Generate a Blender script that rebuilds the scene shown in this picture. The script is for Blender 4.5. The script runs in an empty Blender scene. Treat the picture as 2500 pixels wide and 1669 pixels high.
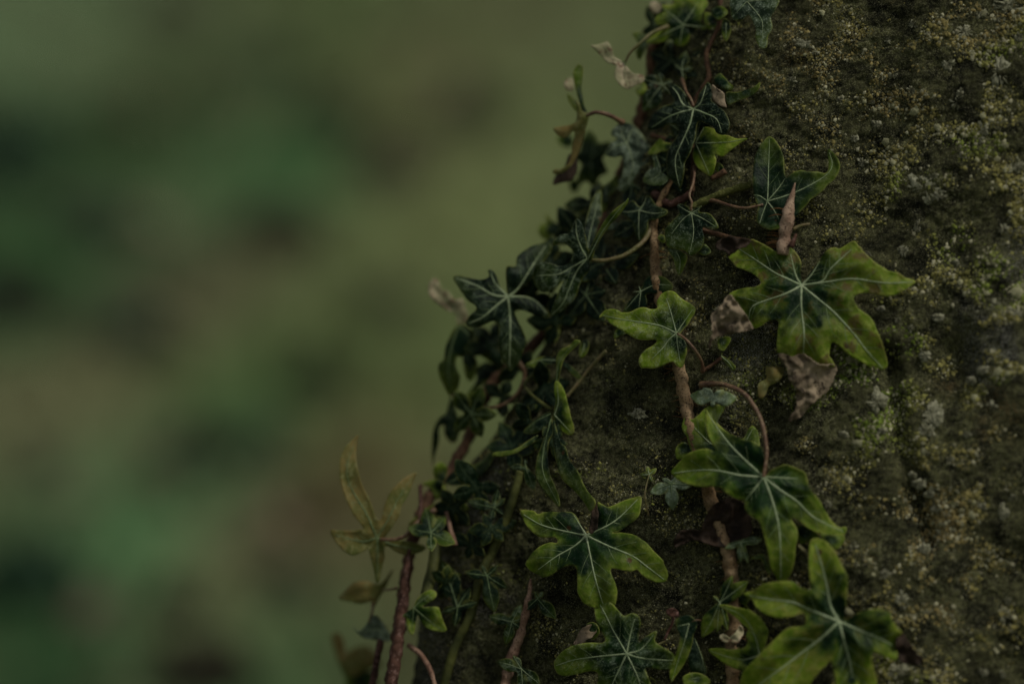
import bpy, math, random
import numpy as np
from mathutils import Vector
from mathutils.geometry import delaunay_2d_cdt

random.seed(7); rng = np.random.default_rng(7)
sc = bpy.context.scene
C = sc.collection

# ------------------------------------------------------------------ camera, world, sun, exposure
D = 0.85                      # metres from lens to the plane y = 0
K = 0.36 / 2500.0             # metres per photograph pixel at y = 0
cam_d = bpy.data.cameras.new('camera'); cam = bpy.data.objects.new('camera', cam_d); C.objects.link(cam)
cam.location = (0, -D, 0); cam.rotation_euler = (math.radians(90), 0, 0)
cam_d.sensor_width = 36; cam_d.lens = 85; cam_d.clip_start = 0.02; cam_d.clip_end = 2000
cam_d.dof.use_dof = True; cam_d.dof.focus_distance = D - 0.013; cam_d.dof.aperture_fstop = 2.4
cam_d.dof.aperture_blades = 0
sc.camera = cam
SUN_EL, SUN_AZ = 52, 50       # degrees; azimuth measured from straight behind the camera, negative = camera left
world = bpy.data.worlds.new('World'); sc.world = world; world.use_nodes = True
wn = world.node_tree; wn.nodes.clear()
sky = wn.nodes.new('ShaderNodeTexSky'); sky.sky_type = 'NISHITA'; sky.sun_disc = False
sky.sun_elevation = math.radians(SUN_EL); sky.sun_rotation = math.radians(180 - SUN_AZ)
hs = wn.nodes.new('ShaderNodeHueSaturation'); hs.inputs['Saturation'].default_value = 0.22   # overcast: grey cloud light
bg = wn.nodes.new('ShaderNodeBackground'); bg.inputs['Strength'].default_value = 0.05
wo = wn.nodes.new('ShaderNodeOutputWorld')
wn.links.new(sky.outputs[0], hs.inputs['Color']); wn.links.new(hs.outputs[0], bg.inputs['Color'])
wn.links.new(bg.outputs[0], wo.inputs['Surface'])
sun_d = bpy.data.lights.new('sun', 'SUN'); sun_d.energy = 1.5; sun_d.angle = math.radians(10); sun_d.color = (1.0, 0.95, 0.86)
sun = bpy.data.objects.new('sun', sun_d); C.objects.link(sun); sun.location = (-2, -3, 5)
_a = math.radians(SUN_AZ); _e = math.radians(SUN_EL)
to_sun = Vector((math.sin(_a) * math.cos(_e), -math.cos(_a) * math.cos(_e), math.sin(_e)))
sun.rotation_euler = to_sun.to_track_quat('Z', 'Y').to_euler()
sc.view_settings.view_transform = 'Standard'; sc.view_settings.look = 'None'
sc.view_settings.exposure = 0.36; sc.view_settings.gamma = 1.0
sc.cycles.use_denoising = True
sc.cycles.max_bounces = 6; sc.cycles.diffuse_bounces = 3; sc.cycles.glossy_bounces = 2; sc.cycles.transmission_bounces = 3
sc.cycles.caustics_reflective = False; sc.cycles.caustics_refractive = False

# ------------------------------------------------------------------ numeric helpers
def _h(ix, iy, iz, seed):
    n = (ix.astype(np.int64) * 374761393 + iy.astype(np.int64) * 668265263 + iz.astype(np.int64) * 2147483647 + seed * 974634777) & 0xFFFFFFFF
    n = ((n ^ (n >> 13)) * 1274126177) & 0xFFFFFFFF
    n = (n ^ (n >> 16)) & 0xFFFFFF
    return n / float(0xFFFFFF)
def vnoise(x, y, z, seed=0):
    x, y, z = np.broadcast_arrays(np.asarray(x, float), np.asarray(y, float), np.asarray(z, float))
    ix, iy, iz = np.floor(x), np.floor(y), np.floor(z)
    fx, fy, fz = x - ix, y - iy, z - iz
    fx = fx * fx * (3 - 2 * fx); fy = fy * fy * (3 - 2 * fy); fz = fz * fz * (3 - 2 * fz)
    r = 0
    for a in (0, 1):
        for b in (0, 1):
            for c in (0, 1):
                w = (fx if a else 1 - fx) * (fy if b else 1 - fy) * (fz if c else 1 - fz)
                r = r + w * _h(ix + a, iy + b, iz + c, seed)
    return r * 2 - 1
def fbm(x, y, z, seed=0, oct=3):
    r, a, f = 0, 1.0, 1.0
    for o in range(oct):
        r = r + a * vnoise(np.asarray(x) * f, np.asarray(y) * f, np.asarray(z) * f, seed + o * 17); a *= 0.5; f *= 2.03
    return r
def sstep(a, b, x):
    t = np.clip((x - a) / (b - a), 0, 1); return t * t * (3 - 2 * t)
def px2w(px, py, y):
    s = (D + y) / D
    return np.stack([(px - 1250.0) * K * s, y + 0 * px, (834.5 - py) * K * s], -1)
def catmull(P, n=8, closed=False):
    P = np.asarray(P, float)
    if closed: Q = np.vstack([P[-1:], P, P[:2]]); m = len(P)
    else: Q = np.vstack([2 * P[0] - P[1], P, 2 * P[-1] - P[-2]]); m = len(P) - 1
    t = np.linspace(0, 1, n, endpoint=False)[:, None]; out = []
    for i in range(m):
        a, b, c, d = Q[i], Q[i + 1], Q[i + 2], Q[i + 3]
        out.append(0.5 * (2 * b + (c - a) * t + (2 * a - 5 * b + 4 * c - d) * t ** 2 + (3 * b - a - 3 * c + d) * t ** 3))
    out = np.vstack(out)
    return out if closed else np.vstack([out, P[-1:]])
def resample(P, step, closed=False):
    Q = np.vstack([P, P[:1]]) if closed else P
    d = np.r_[0, np.cumsum(np.linalg.norm(np.diff(Q[:, :2], axis=0), axis=1))]
    n = max(int(d[-1] / step), 3)
    s = np.linspace(0, d[-1], n, endpoint=not closed)
    return np.stack([np.interp(s, d, Q[:, i]) for i in range(Q.shape[1])], -1)
def segdist(pts, poly):
    """distance from pts (n,2) to an open polyline, and arc fraction of the nearest point"""
    a, b = poly[:-1], poly[1:]; ab = b - a; L2 = np.maximum((ab ** 2).sum(1), 1e-9)
    if len(pts) * len(a) < 60000:
        t = np.clip(((pts[:, None] - a[None]) * ab[None]).sum(-1) / L2[None], 0, 1)
        dx = pts[:, None] - (a[None] + t[..., None] * ab[None]); dd = (dx ** 2).sum(-1); k = dd.argmin(1); i = np.arange(len(pts))
        ln = np.sqrt(L2); cum = np.r_[0, np.cumsum(ln)]
        return np.sqrt(dd[i, k]), (cum[k] + t[i, k] * ln[k]) / cum[-1]
    best = np.full(len(pts), 1e9); bf = np.zeros(len(pts))
    ln = np.sqrt(L2); cum = np.r_[0, np.cumsum(ln)]; tot = cum[-1]
    for i in range(len(a)):
        t = np.clip(((pts - a[i]) @ ab[i]) / L2[i], 0, 1)
        d = np.linalg.norm(pts - (a[i] + t[:, None] * ab[i]), axis=1)
        m = d < best; best[m] = d[m]; bf[m] = (cum[i] + t[m] * ln[i]) / tot
    return best, bf
def inside(pts, poly):
    x, y = pts[:, 0], pts[:, 1]; r = np.zeros(len(pts), bool); j = len(poly) - 1
    for i in range(len(poly)):
        xi, yi = poly[i]; xj, yj = poly[j]
        c = ((yi > y) != (yj > y)) & (x < (xj - xi) * (y - yi) / (yj - yi + 1e-12) + xi)
        r ^= c; j = i
    return r

# ------------------------------------------------------------------ object helpers
def mesh_obj(name, V, F, mat, parent=None, origin=None, smooth=True, attrs=None, cols=None):
    V = np.asarray(V, float)
    o0 = np.asarray(origin if origin is not None else (0, 0, 0), float)
    me = bpy.data.meshes.new(name)
    F = np.asarray(F) if not isinstance(F, list) else F
    me.from_pydata((V - o0).tolist(), [], F.tolist() if isinstance(F, np.ndarray) else F)
    if smooth: me.polygons.foreach_set('use_smooth', np.ones(len(me.polygons), bool))
    for k, v in (attrs or {}).items():
        a = me.attributes.new(k, 'FLOAT', 'POINT'); a.data.foreach_set('value', np.asarray(v, np.float32))
    if cols is not None:
        a = me.attributes.new('tint', 'FLOAT_COLOR', 'POINT')
        a.data.foreach_set('color', np.c_[cols, np.ones(len(cols))].astype(np.float32).ravel())
    me.materials.append(mat); me.update()
    o = bpy.data.objects.new(name, me); C.objects.link(o)
    if parent is not None:
        o.parent = parent
        p = Vector((0, 0, 0)); q = parent
        while q is not None: p += q.location; q = q.parent
        o.location = Vector(o0) - p
    else: o.location = o0
    return o
def thing(name, label, cat, loc, group=None):
    o = bpy.data.objects.new(name, None); C.objects.link(o); o.location = loc; o.empty_display_size = 0.01
    tag(o, label, cat, group); return o
def tag(o, label, cat, group=None, kind=None):
    o['label'] = label; o['category'] = cat
    if group: o['group'] = group
    if kind: o['kind'] = kind
    return o
def tube(P, R, sides=8, bump=0.0, seed=0):
    """P (n,3) world path, R (n,) radii -> verts, faces with closed ends"""
    P = np.asarray(P, float); n = len(P); R = np.asarray(R, float)
    T = np.gradient(P, axis=0); T /= np.linalg.norm(T, axis=1)[:, None] + 1e-12
    up = np.array([0.13, 1.0, 0.07]); N = np.cross(T, up); N /= np.linalg.norm(N, axis=1)[:, None] + 1e-12
    B = np.cross(T, N)
    a = np.linspace(0, 2 * np.pi, sides, endpoint=False)
    ring = np.cos(a)[None, :, None] * N[:, None] + np.sin(a)[None, :, None] * B[:, None]
    rr = R[:, None] * np.ones((1, sides))
    if bump:
        q = P[:, None] + ring * R[:, None, None]
        rr = rr * (1 + bump * fbm(q[..., 0] * 420, q[..., 1] * 420, q[..., 2] * 420, seed, 2))
    V = (P[:, None] + ring * rr[..., None]).reshape(-1, 3)
    F = []
    for i in range(n - 1):
        for j in range(sides):
            k = (j + 1) % sides
            F.append((i * sides + j, i * sides + k, (i + 1) * sides + k, (i + 1) * sides + j))
    F.append(tuple(range(sides))[::-1]); F.append(tuple((n - 1) * sides + j for j in range(sides)))
    return V, F

# ------------------------------------------------------------------ materials
class NB:
    def __init__(s, name):
        s.m = bpy.data.materials.new(name); s.m.use_nodes = True; s.t = s.m.node_tree; s.t.nodes.clear()
        s.out = s.t.nodes.new('ShaderNodeOutputMaterial')
    def n(s, typ, **kw):
        x = s.t.nodes.new('ShaderNode' + typ)
        for k, v in kw.items(): setattr(x, k, v)
        return x
    def l(s, a, b): s.t.links.new(a, b)
    def val(s, inp, v):
        if hasattr(v, 'links') or isinstance(v, bpy.types.NodeSocket): s.l(v, inp)
        else: inp.default_value = v
    def pos(s):
        if not hasattr(s, '_p'): s._p = s.n('NewGeometry').outputs['Position']
        return s._p
    def noise(s, scale, detail=3, rough=0.55, out='Fac'):
        x = s.n('TexNoise'); x.inputs['Scale'].default_value = scale; x.inputs['Detail'].default_value = detail
        x.inputs['Roughness'].default_value = rough; s.l(s.pos(), x.inputs['Vector']); return x.outputs[out]
    def voro(s, scale, feature='F1', out='Distance'):
        x = s.n('TexVoronoi', feature=feature); x.inputs['Scale'].default_value = scale; s.l(s.pos(), x.inputs['Vector']); return x.outputs[out]
    def ramp(s, v, a, b, lo=0.0, hi=1.0):
        x = s.n('MapRange', interpolation_type='SMOOTHSTEP'); s.val(x.inputs['Value'], v)
        x.inputs['From Min'].default_value = a; x.inputs['From Max'].default_value = b
        x.inputs['To Min'].default_value = lo; x.inputs['To Max'].default_value = hi; return x.outputs['Result']
    def math(s, op, a, b=0.0):
        x = s.n('Math', operation=op); x.use_clamp = False; s.val(x.inputs[0], a); s.val(x.inputs[1], b); return x.outputs[0]
    def mix(s, f, a, b):
        x = s.n('Mix', data_type='RGBA'); s.val(x.inputs[0], f)
        for i, v in ((6, a), (7, b)):
            if isinstance(v, tuple): x.inputs[i].default_value = (*v, 1)
            else: s.l(v, x.inputs[i])
        return x.outputs[2]
    def attr(s, name, typ='GEOMETRY', out='Fac'):
        x = s.n('Attribute', attribute_type=typ, attribute_name=name); return x.outputs[out]
    def bump(s, h, dist, strength=1.0):
        x = s.n('Bump'); x.inputs['Strength'].default_value = strength; x.inputs['Distance'].default_value = dist; s.l(h, x.inputs['Height']); return x.outputs[0]
    def finish(s, col, rough=0.6, spec=0.4, normal=None, trans=0.0, tcol=None):
        p = s.n('BsdfPrincipled')
        if isinstance(col, tuple): p.inputs['Base Color'].default_value = (*col, 1)
        else: s.l(col, p.inputs['Base Color'])
        s.val(p.inputs['Roughness'], rough); s.val(p.inputs['Specular IOR Level'], spec)
        if normal is not None: s.l(normal, p.inputs['Normal'])
        sh = p.outputs[0]
        if trans:
            t = s.n('BsdfTranslucent'); c = tcol if tcol is not None else col
            if isinstance(c, tuple): t.inputs['Color'].default_value = (*c, 1)
            else: s.l(c, t.inputs['Color'])
            m = s.n('MixShader'); m.inputs[0].default_value = trans; s.l(sh, m.inputs[1]); s.l(t.outputs[0], m.inputs[2]); sh = m.outputs[0]
        s.l(sh, s.out.inputs['Surface']); return s.m

def mat_leaf():
    b = NB('ivy_leaf')
    edge, vein, rad = b.attr('edge'), b.attr('vein'), b.attr('rad')
    young, dust, brown, deep = (b.attr(k) for k in ('young', 'dust', 'brown', 'deep'))
    n1 = b.noise(150, 3); n2 = b.noise(420, 4); n3 = b.noise(1900, 3, 0.65)
    green = b.mix(b.ramp(n1, 0.35, 0.68), (0.0025, 0.012, 0.0035), (0.010, 0.036, 0.006))
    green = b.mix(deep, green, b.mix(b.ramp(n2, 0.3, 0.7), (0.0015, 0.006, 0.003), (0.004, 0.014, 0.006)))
    # variegation: yellow-green towards the margin
    e2 = b.math('ADD', b.math('MULTIPLY', rad, 0.95), b.math('MULTIPLY', b.math('SUBTRACT', n1, 0.5), 0.9))
    e2 = b.math('ADD', e2, b.math('MULTIPLY', b.math('SUBTRACT', young, 0.7), 0.28))
    f = b.math('MULTIPLY', b.ramp(e2, 0.19, 0.70), young)
    f = b.math('MINIMUM', b.math('ADD', f, b.math('MULTIPLY', b.math('MULTIPLY', b.ramp(edge, 2.6, 0.2), b.ramp(n1, 0.40, 0.62)), b.math('MULTIPLY', young, 0.45))), 1.0)
    yel = b.mix(b.ramp(n2, 0.3, 0.72), (0.098, 0.162, 0.010), (0.205, 0.250, 0.032))
    col = b.mix(f, green, yel)
    # red-brown blotches
    fb = b.math('MULTIPLY', b.ramp(n1, 0.50, 0.64), brown); fb = b.math('MULTIPLY', fb, b.ramp(n2, 0.25, 0.6))
    col = b.mix(fb, col, (0.075, 0.038, 0.012))
    vo = b.n('TexVoronoi'); vo.inputs['Scale'].default_value = 95; b.l(b.pos(), vo.inputs['Vector'])
    sep = b.n('SeparateColor'); b.l(vo.outputs['Color'], sep.inputs[0])
    spot = b.math('MULTIPLY', b.ramp(b.math('ADD', vo.outputs['Distance'], b.math('MULTIPLY', n3, 0.06)), 0.15, 0.10), b.ramp(sep.outputs[0], 0.66, 0.68))
    col = b.mix(b.math('MULTIPLY', spot, 0.85), col, (0.055, 0.022, 0.008))
    # pale cells beside the veins, fine dust
    fine = b.ramp(n3, 0.50, 0.66)
    halo = b.math('MULTIPLY', vein, b.math('ADD', 0.22, b.math('MULTIPLY', fine, 0.5)))
    col = b.mix(b.math('MULTIPLY', halo, 0.42), col, (0.15, 0.21, 0.10))
    d = b.math('MULTIPLY', b.math('MULTIPLY', fine, dust), b.ramp(n2, 0.36, 0.62))
    d = b.math('ADD', d, b.math('MULTIPLY', b.math('MULTIPLY', b.ramp(n2, 0.45, 0.7), b.ramp(n1, 0.4, 0.6)), b.math('MULTIPLY', dust, 0.55)))
    d = b.math('ADD', d, b.math('MULTIPLY', b.ramp(dust, 0.6, 1.0), b.ramp(n2, 0.2, 0.7, 0.15, 0.5)))
    col = b.mix(b.math('MINIMUM', d, 0.85), col, (0.25, 0.31, 0.22))
    rim = b.math('MULTIPLY', b.math('MULTIPLY', b.ramp(edge, 0.5, 0.1), b.ramp(n1, 0.36, 0.60)), b.math('ADD', 0.25, b.math('MULTIPLY', young, 0.5)))
    col = b.mix(rim, col, (0.22, 0.23, 0.055))
    hgt = b.math('ADD', b.math('MULTIPLY', n2, 0.7), b.math('MULTIPLY', n3, 0.3))
    nor = b.bump(hgt, 0.0008, 0.8)
    return b.finish(col, b.ramp(n2, 0.2, 0.8, 0.26, 0.42), 0.07, nor, 0.08, col)
def mat_simple(name, c1, c2, scale, rough=0.7, spec=0.25, c3=None, dist=0.0006, s3=None, trans=0, lo=0.35, hi=0.66):
    b = NB(name); n = b.noise(scale, 4, 0.6); col = b.mix(b.ramp(n, lo, hi), c1, c2)
    if c3 is not None: col = b.mix(b.ramp(b.noise(s3 or scale * 4, 3, 0.7), 0.52, 0.64), col, c3)
    nor = b.bump(b.noise(scale * 2.5, 4, 0.65), dist, 0.9)
    return b.finish(col, rough, spec, nor, trans, col)
def mat_tint(name, rough=0.85, spec=0.15, trans=0.0, nscale=1500, dist=0.0004):
    b = NB(name); a = b.attr('tint', out='Color'); n = b.noise(nscale, 3)
    x = b.n('HueSaturation'); b.l(a, x.inputs['Color']); b.l(b.ramp(n, 0.25, 0.75, 0.72, 1.28), x.inputs['Value'])
    return b.finish(x.outputs[0], rough, spec, b.bump(n, dist, 0.8), trans, x.outputs[0])
M = {}
M['leaf'] = mat_leaf()
M['leaf_olive'] = mat_simple('ivy_leaf_olive', (0.085, 0.098, 0.022), (0.185, 0.140, 0.045), 90, 0.55, 0.15, c3=(0.18, 0.18, 0.07), s3=500, trans=0.15)
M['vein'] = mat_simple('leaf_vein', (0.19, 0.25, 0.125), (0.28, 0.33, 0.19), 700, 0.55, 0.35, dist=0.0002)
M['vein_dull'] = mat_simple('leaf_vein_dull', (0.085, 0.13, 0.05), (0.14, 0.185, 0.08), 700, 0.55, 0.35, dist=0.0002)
M['petiole_red'] = mat_simple('petiole_red', (0.078, 0.038, 0.021), (0.14, 0.080, 0.040), 260, 0.5, 0.35, c3=(0.19, 0.14, 0.07), s3=900)
M['petiole_green'] = mat_simple('petiole_green', (0.085, 0.085, 0.022), (0.14, 0.105, 0.045), 260, 0.5, 0.35)
M['bark'] = mat_simple('vine_bark', (0.052, 0.027, 0.014), (0.120, 0.066, 0.034), 180, 0.8, 0.2, c3=(0.035, 0.02, 0.012), s3=1300)
M['bark_red'] = mat_simple('vine_bark_red', (0.034, 0.016, 0.011), (0.085, 0.042, 0.028), 160, 0.75, 0.12, c3=(0.13, 0.075, 0.06), s3=600)
M['bark_tan'] = mat_simple('vine_bark_tan', (0.15, 0.092, 0.042), (0.27, 0.19, 0.105), 150, 0.85, 0.15, c3=(0.035, 0.022, 0.014), s3=1500)
M['bark_pink'] = mat_simple('vine_bark_pink', (0.15, 0.085, 0.055), (0.30, 0.195, 0.135), 150, 0.85, 0.15, c3=(0.06, 0.03, 0.02), s3=1600)
M['stub'] = mat_simple('broken_stem_bark', (0.20, 0.128, 0.085), (0.36, 0.26, 0.18), 150, 0.85, 0.12, c3=(0.06, 0.034, 0.022), s3=1500)
M['bark_moss'] = mat_simple('vine_bark_mossy', (0.05, 0.058, 0.014), (0.10, 0.105, 0.028), 300, 0.9, 0.1, c3=(0.16, 0.16, 0.06), s3=1500)
M['bark_olive'] = mat_simple('vine_bark_olive', (0.038, 0.044, 0.012), (0.080, 0.085, 0.020), 120, 0.7, 0.2)
M['dead'] = mat_simple('withered_leaf', (0.085, 0.065, 0.041), (0.28, 0.222, 0.145), 90, 0.8, 0.12, c3=(0.05, 0.037, 0.024), s3=300, dist=0.0010, trans=0.08)
M['dead_dark'] = mat_simple('dead_leaf_dark', (0.016, 0.011, 0.007), (0.044, 0.029, 0.019), 160, 0.7, 0.12, dist=0.001)
M['dead_pale'] = mat_simple('withered_leaf_pale', (0.25, 0.245, 0.13), (0.56, 0.46, 0.31), 120, 0.75, 0.25, c3=(0.14, 0.08, 0.045), s3=400, dist=0.001, trans=0.12)
M['rootlet'] = mat_simple('rootlet', (0.12, 0.055, 0.018), (0.21, 0.105, 0.035), 500, 0.7, 0.2)
M['crumb'] = mat_tint('moss_crumb', 0.95, 0.05)
M['lichen'] = mat_simple('lichen_crust', (0.18, 0.18, 0.11), (0.36, 0.355, 0.245), 420, 0.95, 0.05, c3=(0.08, 0.08, 0.042), s3=1100, dist=0.0012)
M['shrub'] = mat_tint('shrub_foliage', 0.7, 0.15, 0.0, 60, 0.002)
M['foliage'] = mat_tint('background_foliage', 0.6, 0.3, 0.4, 60, 0.002)

def mat_stone():
    b = NB('mossy_stone')
    big, mid, fine, grit = b.noise(28, 4), b.noise(130, 5, 0.65), b.noise(650, 4, 0.7), b.noise(2400, 3, 0.7)
    blot = b.ramp(b.noise(62, 4, 0.6), 0.38, 0.60)
    col = b.mix(b.ramp(mid, 0.36, 0.66), (0.008, 0.0088, 0.005), (0.050, 0.050, 0.023))
    col = b.mix(b.math('MULTIPLY', b.ramp(fine, 0.42, 0.60), b.math('MULTIPLY', b.ramp(mid, 0.32, 0.56), b.math('ADD', 0.35, b.math('MULTIPLY', blot, 0.65)))), col, (0.102, 0.106, 0.042))
    col = b.mix(b.math('MULTIPLY', b.ramp(big, 0.60, 0.72), b.ramp(fine, 0.46, 0.6)), col, (0.070, 0.048, 0.019))
    frost = b.ramp(b.noise(17, 3), 0.57, 0.70)
    g2 = b.math('MULTIPLY', b.ramp(grit, 0.53, 0.62), b.ramp(fine, 0.36, 0.60, 0.35, 1.0))
    col = b.mix(b.math('MULTIPLY', g2, b.math('ADD', 0.45, b.math('MULTIPLY', blot, 0.55))), col, (0.235, 0.230, 0.135))
    col = b.mix(b.math('MULTIPLY', b.ramp(grit, 0.52, 0.60), frost), col, (0.25, 0.25, 0.21))
    h = b.math('ADD', b.math('MULTIPLY', fine, 0.6), b.math('MULTIPLY', grit, 0.35))
    return b.finish(col, 0.95, 0.06, b.bump(h, 0.0024, 1.0))
M['stone'] = mat_stone()
def mat_ground():
    b = NB('bank_soil')
    mid, fine = b.noise(7, 4), b.noise(40, 4)
    t = b.attr('tint', out='Color')
    col = b.mix(b.math('MULTIPLY', b.ramp(mid, 0.45, 0.7), 0.2), t, (0.075, 0.070, 0.045))
    col = b.mix(b.math('MULTIPLY', b.ramp(fine, 0.5, 0.66), 0.3), col, (0.16, 0.14, 0.08))
    return b.finish(col, 0.95, 0.1, b.bump(b.math('ADD', mid, b.math('MULTIPLY', fine, 0.3)), 0.02))
M['ground'] = mat_ground()

# ------------------------------------------------------------------ ground: flat by the stone, then a grassy bank
def ground_z(x, y):
    x, y = np.broadcast_arrays(np.asarray(x, float), np.asarray(y, float))
    yy = np.maximum(y - 1.0, 0)
    z = -0.5 + 0.455 * (np.sqrt(yy ** 2 + 0.01) - 0.1)
    z = np.where(y > 9, -0.5 + 0.455 * 8 + 0.455 * 14 * (1 - np.exp(-(y - 9) / 14.0)), z)
    return z + 0.035 * fbm(x * 2.1, y * 2.1, 0.3, 51, 3) * sstep(0.6, 1.4, y) + 0.012 * fbm(x * 5, y * 5, 2.0, 57, 2)
def axis(a, b, n, far, m):
    g = far * (np.linspace(0, 1, m + 1)[1:] ** 2.2)
    return np.r_[a - g[::-1], np.linspace(a, b, n), b + g]
gx, gy = axis(-2.2, 2.2, 150, 220, 26), axis(-1.5, 5.0, 200, 260, 26)
X, Y = np.meshgrid(gx, gy); Z = ground_z(X, Y)
nx, ny = len(gx), len(gy); idx = np.arange(nx * ny).reshape(ny, nx)
F = np.stack([idx[:-1, :-1], idx[:-1, 1:], idx[1:, 1:], idx[1:, :-1]], -1).reshape(-1, 4)
GF = F

def bank_at(px, py):
    """where the line of sight of a photograph pixel meets the bank"""
    y = 2.0
    for _ in range(60):
        x = (px - 1250) * K * (D + y) / D; z = (834.5 - py) * K * (D + y) / D
        y = y + 0.6 * (z - float(ground_z(x, y))) / 0.455
        y = min(max(y, 1.02), 8)
    return np.array([(px - 1250) * K * (D + y) / D, y, (834.5 - py) * K * (D + y) / D])

# ---- background patch colours: the plants on the bank grow in patches of different green
PATCH = [  # px, py, radius px, colour
 (110, 90, 190, (0.150, 0.185, 0.125)), (60, 330, 200, (0.055, 0.110, 0.060)), (420, 150, 180, (0.115, 0.135, 0.080)),
 (430, 520, 140, (0.125, 0.160, 0.100)), (700, 420, 170, (0.080, 0.165, 0.085)), (330, 330, 160, (0.060, 0.100, 0.045)),
 (600, 740, 190, (0.160, 0.140, 0.100)), (150, 620, 170, (0.055, 0.130, 0.060)), (250, 1010, 220, (0.180, 0.165, 0.110)),
 (600, 930, 170, (0.120, 0.180, 0.075)), (330, 1290, 190, (0.090, 0.195, 0.110)), (560, 1420, 170, (0.200, 0.165, 0.115)),
 (560, 1060, 160, (0.060, 0.120, 0.070)), (130, 1250, 150, (0.110, 0.150, 0.090)), (700, 1580, 180, (0.075, 0.160, 0.085)),
 (820, 80, 200, (0.125, 0.150, 0.080)), (1000, 190, 190, (0.165, 0.165, 0.090)), (1250, 60, 210, (0.150, 0.150, 0.095)),
 (1120, 560, 240, (0.185, 0.190, 0.105)), (1350, 300, 220, (0.175, 0.185, 0.105)), (930, 700, 190, (0.150, 0.160, 0.085)),
 (1020, 960, 220, (0.150, 0.165, 0.085)), (870, 1180, 170, (0.170, 0.125, 0.075)), (760, 1330, 160, (0.140, 0.110, 0.072)),
 (900, 1500, 200, (0.130, 0.120, 0.070)), (60, 1600, 200, (0.045, 0.100, 0.050)), (480, 720, 120, (0.140, 0.120, 0.085)),
 (1180, 850, 180, (0.140, 0.165, 0.080)), (960, 330, 130, (0.120, 0.110, 0.065)), (1600, 200, 300, (0.160, 0.170, 0.10)),
 (780, 820, 150, (0.120, 0.165, 0.075)), (300, 720, 120, (0.100, 0.120, 0.080)),
]
_l = lambda c: np.array(c) @ np.array([.25, .65, .10])
PATCH = [(a, b, c, tuple(.66 * np.array(d) + .34 * _l(d) * np.array([.92, 1.06, .80]))) for a, b, c, d in PATCH]
PB = np.array([bank_at(p[0], p[1]) for p in PATCH]); PC = np.array([p[3] for p in PATCH])
PR = np.array([p[2] * K * (D + b[1]) / D for p, b in zip(PATCH, PB)])
def bank_colour(x, y):
    d2 = ((x[:, None] - PB[None, :, 0]) ** 2 + ((y[:, None] - PB[None, :, 1]) * 0.55) ** 2) / (PR[None] ** 2)
    w = np.exp(-d2 * 0.9) + 1e-6
    c = (w[..., None] * PC[None]).sum(1) / w.sum(1)[:, None]
    far = np.exp(-d2.min(1) * 0.12)[:, None]
    return c ** 1.7 * 3.25 * np.array([.96, 1.02, .90]) * far + (1 - far) * np.array([0.11, 0.135, 0.07])
g = mesh_obj('ground', np.stack([X, Y, Z], -1).reshape(-1, 3), GF, M['ground'], cols=bank_colour(X.ravel(), Y.ravel())); g['kind'] = 'structure'
g['label'] = 'grassy earth bank rising behind the stone, far out of focus'
def blades(n, xr, yr, hmin, hmax, wd, gain, seed):
    r = np.random.default_rng(seed)
    x = r.uniform(*xr, n); y = yr[0] + (yr[1] - yr[0]) * r.random(n) ** 1.2; z = ground_z(x, y)
    h = r.uniform(hmin, hmax, n); a = r.uniform(0, np.pi * 2, n); lean = r.normal(0, 0.45, (n, 2))
    base = np.stack([x, y, z - 0.004], -1); side = np.stack([np.cos(a), np.sin(a), 0 * a], -1) * (wd * r.uniform(0.6, 1.3, n))[:, None]
    mid = base + np.stack([lean[:, 0] * h * 0.35, lean[:, 1] * h * 0.35, h * 0.6], -1)
    tip = base + np.stack([lean[:, 0] * h, lean[:, 1] * h, h], -1)
    V = np.stack([base - side, base + side, mid - side * 0.8, mid + side * 0.8, tip], 1).reshape(-1, 3)
    i = np.arange(n)[:, None] * 5
    F = [tuple(q) for q in (i + np.array([[0, 1, 3, 2]])).tolist()] + [tuple(q) for q in (i + np.array([[2, 3, 4]])).tolist()]
    c = bank_colour(x, y) * gain * r.uniform(0.75, 1.25, n)[:, None]
    return V, F, np.repeat(c, 5, 0)
V, F, cc = blades(34000, (-1.7, 1.5), (1.0, 5.0), 0.02, 0.05, 0.004, 1.5, 3)
o = mesh_obj('grass', V, F, M['foliage'], smooth=False, cols=cc); tag(o, 'short soft green grass and moss over the blurred bank', 'grass', kind='stuff')
def litter(n, seed):
    r = np.random.default_rng(seed); x = r.uniform(-1.6, 1.4, n); y = 1.0 + 3.8 * r.random(n) ** 1.2; z = ground_z(x, y) + 0.01
    s = r.uniform(0.018, 0.04, n); a = r.uniform(0, 6.28, n); t = r.normal(0, 0.4, (n, 2))
    u = np.stack([np.cos(a), np.sin(a), t[:, 0]], -1) * s[:, None]; v = np.stack([-np.sin(a), np.cos(a), t[:, 1]], -1) * s[:, None] * 0.6
    p = np.stack([x, y, z], -1)
    V = np.stack([p - u, p - v, p + u, p + v + np.array([0, 0, 0.008]), p + np.array([0, 0, -0.004])], 1).reshape(-1, 3)
    i = np.arange(n)[:, None] * 5
    F = [tuple(q) for k in ((0, 1, 4), (1, 2, 4), (2, 3, 4), (3, 0, 4)) for q in (i + np.array([k])).tolist()]
    c = np.array([0.20, 0.15, 0.095]) * r.uniform(0.5, 1.25, n)[:, None] * np.array([1, 1, 1])
    return V, F, np.repeat(c, 5, 0)
V, F, cc = litter(600, 5)
o = mesh_obj('leaf_litter', V, F, M['foliage'], smooth=False, cols=cc); tag(o, 'pale brown fallen leaves scattered over the blurred bank', 'leaf litter', kind='stuff')

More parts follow.
